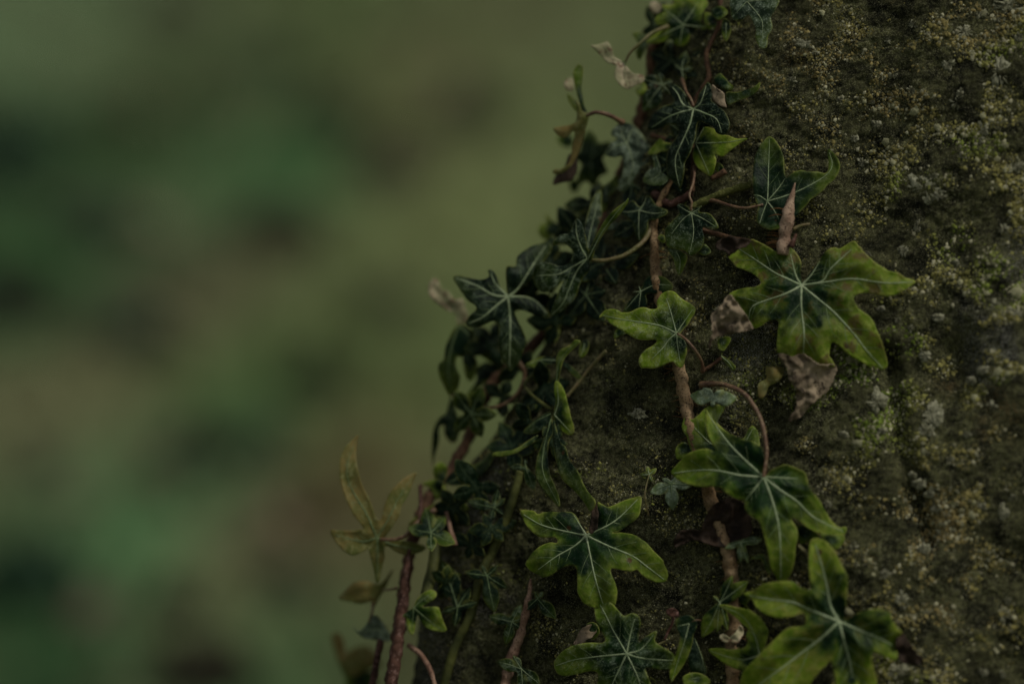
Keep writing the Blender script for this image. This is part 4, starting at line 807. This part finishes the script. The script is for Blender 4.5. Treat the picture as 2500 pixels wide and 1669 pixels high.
# small dark leaves crowding behind the larger ones
q = np.random.default_rng(77)
FILL = [(1450, 500), (1545, 450), (1640, 400), (1560, 540), (1470, 640), (1410, 570), (1640, 150), (1600, 60), (1700, 60), (1430, 720), (1700, 340)]
for fx, fy in FILL:
    a0 = q.uniform(0, 6.28); L = q.uniform(60, 96); k = q.integers(4, 6)
    tp = [(fx + math.cos(a0 + j * 6.28 / (k + .6)) * L * q.uniform(.6, 1.1), fy + math.sin(a0 + j * 6.28 / (k + .6)) * L * q.uniform(.6, 1.1)) for j in range(k)]
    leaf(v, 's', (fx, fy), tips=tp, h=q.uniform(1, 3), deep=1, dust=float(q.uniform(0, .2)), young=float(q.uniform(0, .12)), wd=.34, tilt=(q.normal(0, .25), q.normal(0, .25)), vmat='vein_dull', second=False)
# stub of a broken stem with a comb of rootlets
st = vine_root('broken_ivy_stem', 'pinkish broken stub of ivy stem with a comb of orange rootlets above the big leaf', 'ivy stem', 1910, 640, -.02)
stem(st, cv('3', [(820, 1260), (850, 1080), (875, 900), (895, 780), (918, 680), (945, 572)]), 16, 'stub', h=9, bump=.3, prof=[.8, .95, 1.0, .95, 1.05, 1.1, 1.0, .75, .5, .28, .08])
stem(st, cv('3', [(900, 1190), (930, 1130), (955, 1060)]), 6, 'bark_red', h=11, name='bud', taper=(1.3, .4))
stem(st, cv('3', [(920, 1020), (990, 985), (1085, 965)]), 4, 'petiole_green', h=9, name='side_twig', taper=(1.2, .6))
for j in range(34):
    q = np.random.default_rng(700 + j); yy0 = 770 + j * 13 + q.normal(0, 5); x0 = np.interp(yy0, [770, 900, 1050, 1220], [850, 835, 820, 800])
    ln = q.uniform(70, 150); dr = q.uniform(-35, 25)
    stem(st, cv('3', [(x0 + 20, yy0 + 10), (x0 - ln * .5, yy0 + dr * .3 - 8), (x0 - ln, yy0 + dr)]), 1.2, 'rootlet', h=7.0 + q.normal(0, 1), bump=0, name='rootlet', sides=5, taper=(1.5, .6))

# ------------------------------------------------------------------ vine down the middle with the large leaves
v = vine_root('ivy_vine', 'tan speckled ivy vine down the middle of the stone bearing the largest leaves', 'ivy', 1790, 1690, -.01, G1)
stem(v, [(1640, 440), (1612, 490), (1597, 545), (1597, 600), (1601, 670), (1615, 750), (1640, 840), (1657, 895), (1667, 943), (1677, 994), (1690, 1060), (1710, 1130), (1727, 1193), (1742, 1245), (1765, 1310), (1780, 1358), (1786, 1430), (1792, 1510), (1785, 1590), (1792, 1700)], 14.5, 'bark_tan', h=3.2, bump=.3, prof=[.4, .7, 1, 1, 1, 1.05, .95, 1.1, 1.0, 1.15])
for j in range(70):
    q = np.random.default_rng(900 + j); sy = q.uniform(560, 1600); sx = float(np.interp(sy, [545, 670, 895, 994, 1130, 1245, 1358, 1510, 1700], [1597, 1601, 1657, 1677, 1710, 1742, 1780, 1792, 1792])); sd = 1 if j % 2 else -1
    ln = q.uniform(22, 40); dr = q.uniform(-8, 16)
    stem(v, [(sx + sd * 6, sy), (sx + sd * ln * .6, sy + dr * .4), (sx + sd * ln, sy + dr)], 1.1, 'rootlet', h=1.6, bump=0, name='rootlet', sides=5, taper=(1.3, .4))
stem(v, cv('d', [(1040, 1010), (1090, 970), (1160, 920), (1220, 870)]), 4.5, 'bark', h=2.0, name='side_twig')
leaf(v, '4', (805, 430), [(800, 330), (805, 260), (780, 200), (740, 150), (700, 126), (666, 145), (655, 185), (610, 170), (545, 130), (470, 92), (415, 78), (360, 115), (290, 160), (246, 205), (270, 245), (310, 290), (370, 310), (440, 345), (480, 380), (490, 415), (450, 440), (380, 445), (300, 465), (246, 500), (285, 545), (330, 610), (370, 670), (415, 740), (455, 756), (510, 730), (560, 695), (610, 690), (628, 720), (615, 800), (615, 880), (625, 947), (680, 960), (740, 987), (800, 987), (820, 965), (860, 990), (910, 1022), (960, 1052), (1020, 1052), (1062, 1048), (1040, 1000), (1020, 970), (1025, 900), (1040, 868), (1090, 890), (1140, 935), (1200, 980), (1260, 1010), (1320, 1045), (1370, 1050), (1420, 1078), (1452, 1060), (1462, 1000), (1432, 900), (1400, 800), (1360, 710), (1310, 650), (1240, 600), (1205, 550), (1205, 515), (1250, 490), (1320, 485), (1390, 500), (1470, 514), (1540, 490), (1600, 460), (1652, 430), (1676, 400), (1650, 380), (1600, 365), (1550, 330), (1470, 315), (1400, 270), (1330, 215), (1280, 170), (1250, 130), (1210, 92), (1170, 100), (1130, 130), (1090, 150), (1060, 136), (1020, 150), (970, 190), (940, 240), (900, 300), (850, 370), (818, 410)],
     [[(700, 380), (600, 330), (460, 235), (330, 150)], [(760, 350), (722, 190)], [(880, 350), (945, 245)], [(1000, 402), (1200, 378), (1450, 410), (1655, 402)], [(960, 400), (1030, 300), (1190, 150)], [(930, 530), (1050, 630), (1200, 790), (1300, 920), (1425, 1060)], [(805, 600), (825, 780), (820, 955)], [(690, 490), (560, 535), (430, 590), (400, 690)]],
     h=9, young=.95, deep=.15, dust=.14, brown=.85, bulge=1.3, droop=2.5, curl=1.2, wave=1.8, label='largest leaf, yellow-green with browned blotches and withered tips',
     withered=[dict(o=[(415, 82), (350, 68), (260, 58), (190, 75), (148, 110), (160, 148), (230, 168), (252, 206), (330, 150), (400, 110)], mat='dead_dark', dy=3, wave=2),
               dict(o=[(250, 498), (200, 560), (140, 620), (116, 670), (125, 760), (110, 830), (90, 900), (105, 912), (135, 835), (190, 812), (270, 802), (360, 782), (428, 748), (385, 660), (335, 590), (290, 540)], dy=-.5, wave=3.8),
               dict(o=[(628, 946), (650, 1000), (690, 1060), (720, 1160), (760, 1220), (770, 1330), (740, 1420), (710, 1460), (730, 1472), (820, 1420), (880, 1340), (960, 1280), (1010, 1240), (1030, 1180), (1062, 1130), (1064, 1040), (960, 1040), (860, 980), (820, 955), (740, 975)], dy=-1.5, wave=3.8)])
leaf(v, 'd', (790, 640), [(730, 228), (690, 240), (640, 270), (600, 340), (605, 400), (560, 410), (490, 392), (430, 400), (350, 435), (265, 440), (220, 415), (150, 406), (90, 430), (48, 492), (95, 482), (150, 540), (220, 582), (310, 642), (400, 692), (480, 707), (570, 705), (602, 715), (560, 760), (490, 800), (440, 860), (426, 910), (450, 972), (490, 974), (560, 980), (640, 957), (710, 927), (755, 910), (790, 952), (825, 970), (852, 950), (872, 890), (887, 820), (882, 740), (850, 690), (822, 655), (860, 600), (900, 560), (932, 500), (962, 450), (970, 395), (930, 360), (860, 320), (800, 270), (770, 243)],
     [[(740, 450), (695, 310)], [(640, 570), (450, 535), (260, 505), (90, 470)], [(870, 520), (945, 415)], [(720, 700), (660, 780), (560, 880)], [(800, 750), (822, 900)]], h=9, young=1.25, deep=.0, dust=.55, bulge=1.3, label='pale yellow-green leaf dusted white with one long pointed lobe',
     petiole=[(800, 645), (850, 675), (920, 740), (1000, 850), (1040, 940), (1040, 1010)], pr=3.4, pmat='petiole_red')
leaf(v, 'd', (450, 240), [(520, 100), (640, 92), (700, 120), (752, 170), (748, 220), (680, 252), (600, 262), (500, 268), (508, 340), (490, 390), (400, 422), (320, 442), (278, 432), (320, 350), (400, 270), (450, 205)], [[(580, 180), (735, 180)], [(430, 390)], [(300, 415)], [(380, 245)], [(430, 190)]], h=6, deep=.9, dust=.05, young=.15)
leaf(v, 'd', (260, 640), [(300, 600), (305, 645), (250, 670), (195, 695), (190, 650), (220, 600)], [], h=4, deep=.1, dust=.6, young=.5, vmat=None)
leaf(v, 'd', (1140, 1275), tips=[(920, 1235), (1045, 1160), (1245, 1180), (1370, 1260), (1130, 1350)], h=6, deep=0, dust=1.0, young=.5, wd=.36, sinus=.45, vmat=None, label='tiny downy pale leaf')
leaf(v, 'd', (1240, 720), [(1190, 700), (1270, 668), (1315, 690), (1282, 760), (1240, 812), (1188, 782)], [[(1250, 700)]], h=4, deep=.9, vmat=None)
leaf(v, 'd', (1220, 860), [(1210, 850), (1260, 870), (1310, 910), (1355, 960), (1338, 998), (1290, 960), (1240, 900)], [[(1290, 920), (1335, 985)]], h=5, deep=.7, young=.5)
# big drooping leaf and the one behind it
leaf(v, 'b', (560, 600), [(235, 358), (205, 430), (210, 480), (240, 520), (260, 590), (290, 640), (400, 660), (520, 680), (640, 680), (760, 640), (800, 590), (788, 490), (752, 438), (720, 450), (682, 520), (640, 540), (560, 490), (480, 412), (502, 360), (533, 298), (516, 274), (450, 274), (390, 294), (330, 350), (280, 387)], [[(440, 580), (340, 490), (240, 385)], [(470, 450), (520, 290)], [(680, 560), (745, 460)]], h=5, young=.75, deep=.05, dust=.3)
leaf(v, 'b', (828, 828), [(388, 308), (440, 390), (520, 460), (600, 510), (680, 540), (750, 550), (790, 580), (817, 610), (832, 700), (830, 800), (845, 820), (880, 780), (940, 750), (1000, 733), (1080, 760), (1138, 790), (1162, 850), (1192, 930), (1252, 1000), (1292, 1080), (1342, 1150), (1402, 1210), (1462, 1208), (1470, 1240), (1440, 1272), (1350, 1277), (1260, 1262), (1170, 1217), (1100, 1162), (1060, 1140), (1042, 1150), (1082, 1220), (1088, 1290), (1072, 1360), (1067, 1450), (1052, 1530), (1020, 1600), (960, 1640), (920, 1590), (880, 1520), (868, 1430), (850, 1350), (828, 1270), (798, 1180), (770, 1150), (720, 1120), (688, 1060), (681, 1007), (640, 1002), (590, 982), (545, 952), (500, 905), (430, 902), (340, 902), (250, 882), (180, 852), (122, 800), (130, 770), (190, 700), (250, 650), (320, 618), (400, 613), (460, 630), (440, 580), (400, 500), (383, 400)],
     [[(650, 815), (480, 780), (330, 775), (145, 798)], [(700, 710), (580, 590), (480, 460), (405, 345)], [(760, 920), (690, 1005)], [(880, 960), (930, 1130), (955, 1300), (962, 1600)], [(960, 930), (1080, 1010), (1220, 1140), (1440, 1245)], [(930, 832), (1090, 840)]], h=11, young=.62, deep=.1, dust=.03, bulge=1.4, droop=3.5, label='broad drooping leaf on an arched stalk',
     petiole=[(828, 828), (848, 700), (850, 600), (820, 430), (770, 310), (690, 200), (600, 145), (480, 115), (345, 122)], pr=5.2)
leaf(v, 'b', (230, 610), [(150, 640), (165, 590), (220, 560), (275, 600), (280, 650), (200, 690), (165, 690)], [[(180, 600)]], h=4, deep=.9, vmat=None)
leaf(v, 'b', (1350, 1300), [(1260, 1250), (1340, 1270), (1440, 1270), (1440, 1330), (1370, 1390), (1300, 1330)], [[(1320, 1310)]], h=6, deep=.4, young=.5, vmat=None)
leaf(v, 'b', (1150, 1260), [(1090, 1200), (1180, 1220), (1260, 1290), (1180, 1320), (1120, 1340), (1090, 1290)], [], h=3, deep=1, vmat=None)
leaf(v, 'b', (900, 90), [(850, -10), (980, -10), (972, 60), (920, 112), (872, 132), (852, 180), (822, 222), (788, 212), (783, 140), (800, 100), (850, 70)], [], h=4, mat='leaf_olive', vmat=None, wave=3, name='withered_leaf')
leaf(v, 'a', (1220, 32), tips=[(1058, 104), (1385, 42), (1232, 232), (1150, -10), (1275, -20)], h=6, deep=.1, dust=.95, young=.4, wd=.30, vmat='vein_dull', label='tiny downy pale leaf with a curled tip')
leaf(v, '6', (2290, 1010), tips=[(2200, 1010), (2360, 950), (2320, 1080), (2270, 930)], h=5, deep=.8, dust=.3, wd=.3, petiole=[(2290, 1010), (2255, 1150), (2250, 1230), (2282, 1400)], pr=1.6, pmat='petiole_green')
leaf(v, 'c', (620, 210), tips=[(835, 182), (690, 410), (465, 272), (620, 400)], h=7, deep=.3, dust=.75, young=.4, wd=.22)
leaf(v, 'c', (840, 345), [(712, 366), (770, 335), (840, 330), (880, 400), (905, 520), (860, 470), (820, 380), (760, 372)], [[(780, 355), (725, 366)], [(870, 430), (900, 510)]], h=5, deep=.7, dust=.3, vmat='vein_dull')
leaf(v, 'a', (1595, 940), tips=[(1812, 778), (1458, 1212), (1575, 1172), (1655, 1160), (1690, 735), (1540, 890)], h=8, deep=.35, young=.55, wd=.24, dust=.1)
leaf(v, 'a', (1770, 890), [(1690, 920), (1760, 870), (1850, 890), (1800, 960), (1840, 1010), (1760, 950)], [], h=4, deep=1, vmat='vein')
leaf(v, 'c', (800, 1290), [(408, 813), (480, 808), (560, 830), (640, 845), (720, 870), (800, 930), (852, 1000), (882, 1060), (872, 1140), (850, 1220), (830, 1300), (780, 1370), (690, 1432), (640, 1432), (560, 1417), (470, 1372), (390, 1312), (308, 1240), (380, 1223), (480, 1233), (570, 1228), (640, 1223), (682, 1180), (672, 1100), (690, 1040), (640, 1000), (560, 920), (470, 860)], [[(770, 1150), (700, 990), (600, 890), (430, 822)], [(650, 1330), (480, 1300), (335, 1248)]], h=9, young=1.2, deep=.0, dust=.1, bulge=1.6)
leaf(v, 'c', (1560, 970), [(1310, 173), (1280, 230), (1273, 350), (1273, 480), (1285, 580), (1290, 662), (1230, 662), (1170, 630), (1120, 590), (1050, 580), (960, 590), (870, 600), (800, 630), (740, 670), (645, 705), (720, 750), (760, 820), (840, 890), (920, 922), (1000, 937), (1100, 922), (1190, 890), (1232, 900), (1242, 970), (1190, 1015), (1100, 1020), (1020, 1060), (960, 1120), (880, 1200), (800, 1280), (720, 1360), (650, 1440), (608, 1560), (600, 1700), (700, 1800), (900, 1780), (1100, 1700), (1250, 1600), (1330, 1500), (1420, 1400), (1480, 1340), (1500, 1400), (1520, 1480), (1530, 1580), (1560, 1680), (1650, 1740), (1780, 1740), (1880, 1680), (1922, 1560), (1902, 1440), (1872, 1330), (1890, 1260), (1950, 1280), (2040, 1320), (2107, 1338), (2118, 1280), (2097, 1180), (2130, 1110), (2174, 1075), (2112, 1020), (2067, 950), (2052, 890), (1970, 853), (1870, 848), (1780, 868), (1700, 908), (1615, 958), (1602, 920), (1622, 850), (1632, 750), (1642, 650), (1642, 550), (1592, 430), (1522, 310), (1452, 220), (1380, 183)],
     [[(1480, 820), (1450, 650), (1400, 450), (1335, 230)], [(1320, 870), (1120, 785), (930, 760), (700, 718)], [(1400, 1120), (1200, 1270), (1000, 1420), (700, 1640)], [(1610, 1150), (1660, 1330), (1690, 1500), (1700, 1650)], [(1750, 1050), (1950, 1130), (2075, 1200)]], h=8, young=1.0, deep=.1, dust=.05, brown=.4, bulge=1.8, droop=3, veinw=1.2, label='large yellow-green leaf cut by the bottom edge')
stem(v, cv('c', [(1165, 240), (1215, 285), (1265, 330), (1300, 420)]), 5, 'petiole_green', h=7, name='side_twig')
leaf(v, 'c', (1680, 1530), [(1600, 1530), (1640, 1495), (1710, 1500), (1750, 1550), (1720, 1620), (1620, 1620)], [], h=19, young=.9, vmat=None)

# ------------------------------------------------------------------ lower vine with two star leaves
v = vine_root('ivy_vine', 'thin pinkish ivy vine at the bottom with two big star shaped leaves beside it', 'ivy', 1230, 1690, 0, G1)
stem(v, [(1296, 1412), (1293, 1440), (1283, 1500), (1265, 1563), (1247, 1609), (1228, 1700)], 11.5, 'bark_pink', h=3.5, bump=.3, prof=[.25, .8, .85, 1, 1.1, 1.1])
leaf(v, 'a', (570, 430), [(562, 420), (520, 330), (470, 253), (400, 250), (330, 246), (250, 250), (200, 264), (150, 233), (66, 238), (80, 290), (110, 350), (150, 397), (220, 442), (330, 442), (345, 485), (290, 480), (210, 510), (140, 580), (103, 640), (130, 692), (200, 732), (235, 750), (300, 732), (370, 682), (440, 660), (485, 665), (500, 720), (500, 800), (505, 870), (540, 932), (600, 972), (650, 982), (720, 987), (780, 972), (797, 930), (807, 860), (792, 790), (762, 720), (762, 680), (830, 692), (900, 704), (960, 690), (1000, 732), (1070, 772), (1130, 787), (1180, 777), (1194, 730), (1172, 650), (1122, 580), (1062, 520), (992, 450), (920, 415), (830, 403), (765, 412), (830, 390), (900, 342), (962, 290), (987, 220), (988, 138), (960, 128), (900, 148), (830, 173), (780, 198), (730, 212), (690, 188), (655, 178), (645, 240), (640, 340), (600, 402)],
     [[(400, 395), (220, 345), (90, 268)], [(480, 510), (340, 590), (200, 690)], [(600, 580), (640, 760), (700, 960)], [(740, 510), (930, 590), (1040, 670), (1165, 765)], [(720, 360), (830, 285), (965, 150)], [(510, 330), (475, 275)]], h=8, young=.62, deep=.15, dust=.08, bulge=1.4, curl=1.2, label='five lobed green leaf with a dark slit at its stalk',
     withered=[dict(o=[(640, 178), (655, 200), (662, 260), (655, 340), (630, 400), (595, 410), (600, 340), (612, 260), (615, 200)], mat='dead_dark', dy=-1, wave=1)])  # dark piece stands in for the shaded slit at the stalk
leaf(v, 'a', (880, 1335), [(640, 898), (623, 960), (635, 1020), (650, 1100), (690, 1170), (717, 1230), (690, 1253), (600, 1250), (500, 1263), (400, 1303), (350, 1348), (323, 1400), (333, 1460), (360, 1497), (420, 1505), (500, 1492), (570, 1472), (640, 1467), (660, 1500), (650, 1580), (640, 1680), (700, 1750), (820, 1780), (950, 1760), (1080, 1680), (1060, 1560), (1020, 1450), (1060, 1442), (1130, 1457), (1210, 1452), (1252, 1400), (1242, 1350), (1192, 1310), (1132, 1270), (1097, 1230), (1107, 1163), (1060, 1180), (1000, 1220), (972, 1250), (967, 1180), (987, 1100), (972, 1045), (920, 1023), (860, 1040), (820, 1010), (780, 960), (740, 930), (700, 903), (670, 893)],
     [[(780, 1160), (720, 1040), (660, 930)], [(660, 1355), (480, 1380), (340, 1425)], [(830, 1440), (770, 1570), (740, 1700)], [(960, 1500), (1000, 1620)], [(980, 1365), (1120, 1380), (1235, 1385)], [(910, 1180), (940, 1070)], [(990, 1300), (1085, 1190)]], h=10, young=.55, deep=.2, dust=.42, bulge=1.4, label='star shaped leaf freckled white, cut by the bottom edge')
leaf(v, 'a', (1360, 1105), [(1258, 1080), (1300, 1048), (1360, 1038), (1412, 1080), (1420, 1120), (1392, 1190), (1382, 1260), (1352, 1350), (1302, 1440), (1252, 1512), (1225, 1552), (1208, 1500), (1220, 1430), (1250, 1350), (1280, 1260), (1290, 1190), (1263, 1140)], [[(1320, 1250), (1270, 1400), (1228, 1535)], [(1280, 1120)]], h=8, deep=.5, young=.6, dust=.1, bulge=1.8, petiole=[(1380, 1090), (1420, 1075), (1470, 1085)], pr=1.5)
leaf(v, 'a', (1400, 1215), [(1330, 1320), (1390, 1205), (1432, 1280), (1472, 1380), (1492, 1482), (1420, 1492), (1370, 1472), (1350, 1400)], [[(1450, 1340), (1480, 1470)]], h=4, deep=1, dust=.15, young=.05)
leaf(v, 'a', (1420, 1520), [(1305, 1530), (1340, 1490), (1410, 1478), (1480, 1500), (1525, 1550), (1450, 1605), (1350, 1605)], [[(1350, 1530)]], h=6, deep=.8, dust=.3, vmat='vein_dull')
stem(v, cv('a', [(1095, 1275), (1180, 1240), (1260, 1210)]), 3, 'petiole_green', h=4, name='side_twig')
stem(v, cv('a', [(1170, 1230), (1195, 1170), (1225, 1110), (1240, 1050)]), 3, 'bark_red', h=3, name='side_twig')
leaf(v, '8', (1840, 970), tips=[(1615, 918), (1935, 805), (1780, 1185), (1955, 1045), (1940, 930)], h=5, deep=.35, dust=.6, young=.25, wd=.27, vmat='vein')
leaf(v, '8', (2085, 750), tips=[(1970, 860), (2262, 940), (2140, 680), (2060, 680)], h=5, deep=.5, dust=.5, young=.15, wd=.28, vmat='vein_dull')
leaf(v, '8', (1930, 1420), tips=[(1695, 1348), (1940, 1620), (2110, 1570), (1850, 1290)], h=6, deep=.6, dust=.5, young=.15, wd=.28, vmat='vein')
leaf(v, 'a', (620, 1130), [(570, 1110), (620, 1090), (660, 1120), (670, 1180), (620, 1230), (580, 1180)], [], h=3, deep=.4, young=.4, vmat=None)

# ------------------------------------------------------------------ olive strap stem with small dark leaves
v = vine_root('ivy_vine', 'olive green ivy vine running straight down near the lower left edge of the stone', 'ivy', 1085, 1690, .005, G1)
stem(v, [(1272, 1150), (1262, 1185), (1235, 1270), (1205, 1340), (1175, 1400), (1148, 1500), (1112, 1575), (1089, 1652), (1080, 1700)], 11.5, 'bark_olive', h=3, bump=.08)
stem(v, [(1075, 1240), (1068, 1310), (1055, 1390), (1040, 1450)], 14, 'bark_olive', y=[24, 16, 10], bump=.08, name='side_twig')
leaf(v, '8', (1320, 830), tips=[(1160, 380), (1445, 640), (1515, 785), (1290, 1020), (1160, 885)], h=6, deep=.9, dust=.1, young=.1, wd=.26, veinw=1.3, vmat='vein_dull')
leaf(v, '8', (1600, 530), tips=[(1390, 500), (1795, 650), (1675, 880), (1705, 430), (1550, 430)], h=7, deep=.9, dust=.1, young=.1, wd=.26, veinw=1.3, vmat='vein_dull')
leaf(v, '6', (810, 1325), tips=[(548, 1262), (845, 1150), (755, 1480), (900, 1395), (915, 1235)], h=5, deep=.7, dust=.45, young=.1, wd=.24, vmat='vein_dull')
leaf(v, '6', (1110, 940), tips=[(960, 940), (1190, 1160), (1100, 860)], h=4, deep=.6, dust=.5, young=.1, wd=.26, vmat='vein_dull')
leaf(v, '6', (1150, 390), tips=[(1030, 450), (1220, 340), (1130, 330)], h=3, deep=.7, dust=.4, wd=.26, vmat=None)

# ------------------------------------------------------------------ loose dead leaves and bits caught on the stone
def loose(name, label, cat, reg, ol, mat, h, wave, seed, group=None):
    c = cv(reg, ol).mean(0); ys, _ = stone_y(c[0], c[1])
    o = plate(catmull(cv(reg, ol), 6, True), mat, None, None, float(ys) - h * .001, wave, seed, name); return tag(o, label, cat, group)
loose('dead_leaf', 'dark brown dead leaf stuck to the stone beneath the broad drooping ivy leaf', 'dead leaf', 'b', [(148, 1362), (170, 1270), (250, 1230), (340, 1240), (370, 1180), (390, 1110), (440, 1050), (530, 1005), (620, 1000), (690, 1050), (722, 1120), (742, 1230), (702, 1300), (622, 1342), (520, 1367), (420, 1342), (320, 1312), (230, 1332)], 'dead_dark', 5, 3.5, 41, 'dead leaves caught on the stone')
loose('dead_leaf', 'blackish dead leaf beside the right tip of the lowest big ivy leaf', 'dead leaf', 'c', [(2100, 1120), (2170, 1078), (2222, 1160), (2292, 1260), (2355, 1322), (2300, 1385), (2180, 1365), (2115, 1280)], 'dead_dark', 4, 3, 43, 'dead leaves caught on the stone')
loose('dead_leaf', 'small pale brown scrap of dead leaf among the ivy at the bottom', 'dead leaf', 'c', [(615, 1010), (650, 1050), (640, 1110), (590, 1165), (540, 1160), (520, 1150), (470, 1165), (425, 1120), (450, 1090), (520, 1120), (570, 1070)], 'dead_pale', 5, 3, 47, 'dead leaves caught on the stone')
loose('dead_leaf', 'thin dull scrap of dead leaf beneath the leaf freckled white', 'dead leaf', 'a', [(470, 1260), (520, 1170), (580, 1120), (640, 1110), (640, 1170), (590, 1220), (530, 1262)], 'dead', 3, 2, 53, 'dead leaves caught on the stone')
loose('seed_husk', 'small reddish brown husk on the stone above the folded dark ivy leaf', 'husk', 'a', [(1185, 1000), (1220, 985), (1270, 1005), (1275, 1035), (1235, 1052), (1195, 1035)], 'bark_red', 4, 3, 59)
print('leaves', LEAFN[0], 'objects', len(bpy.data.objects))
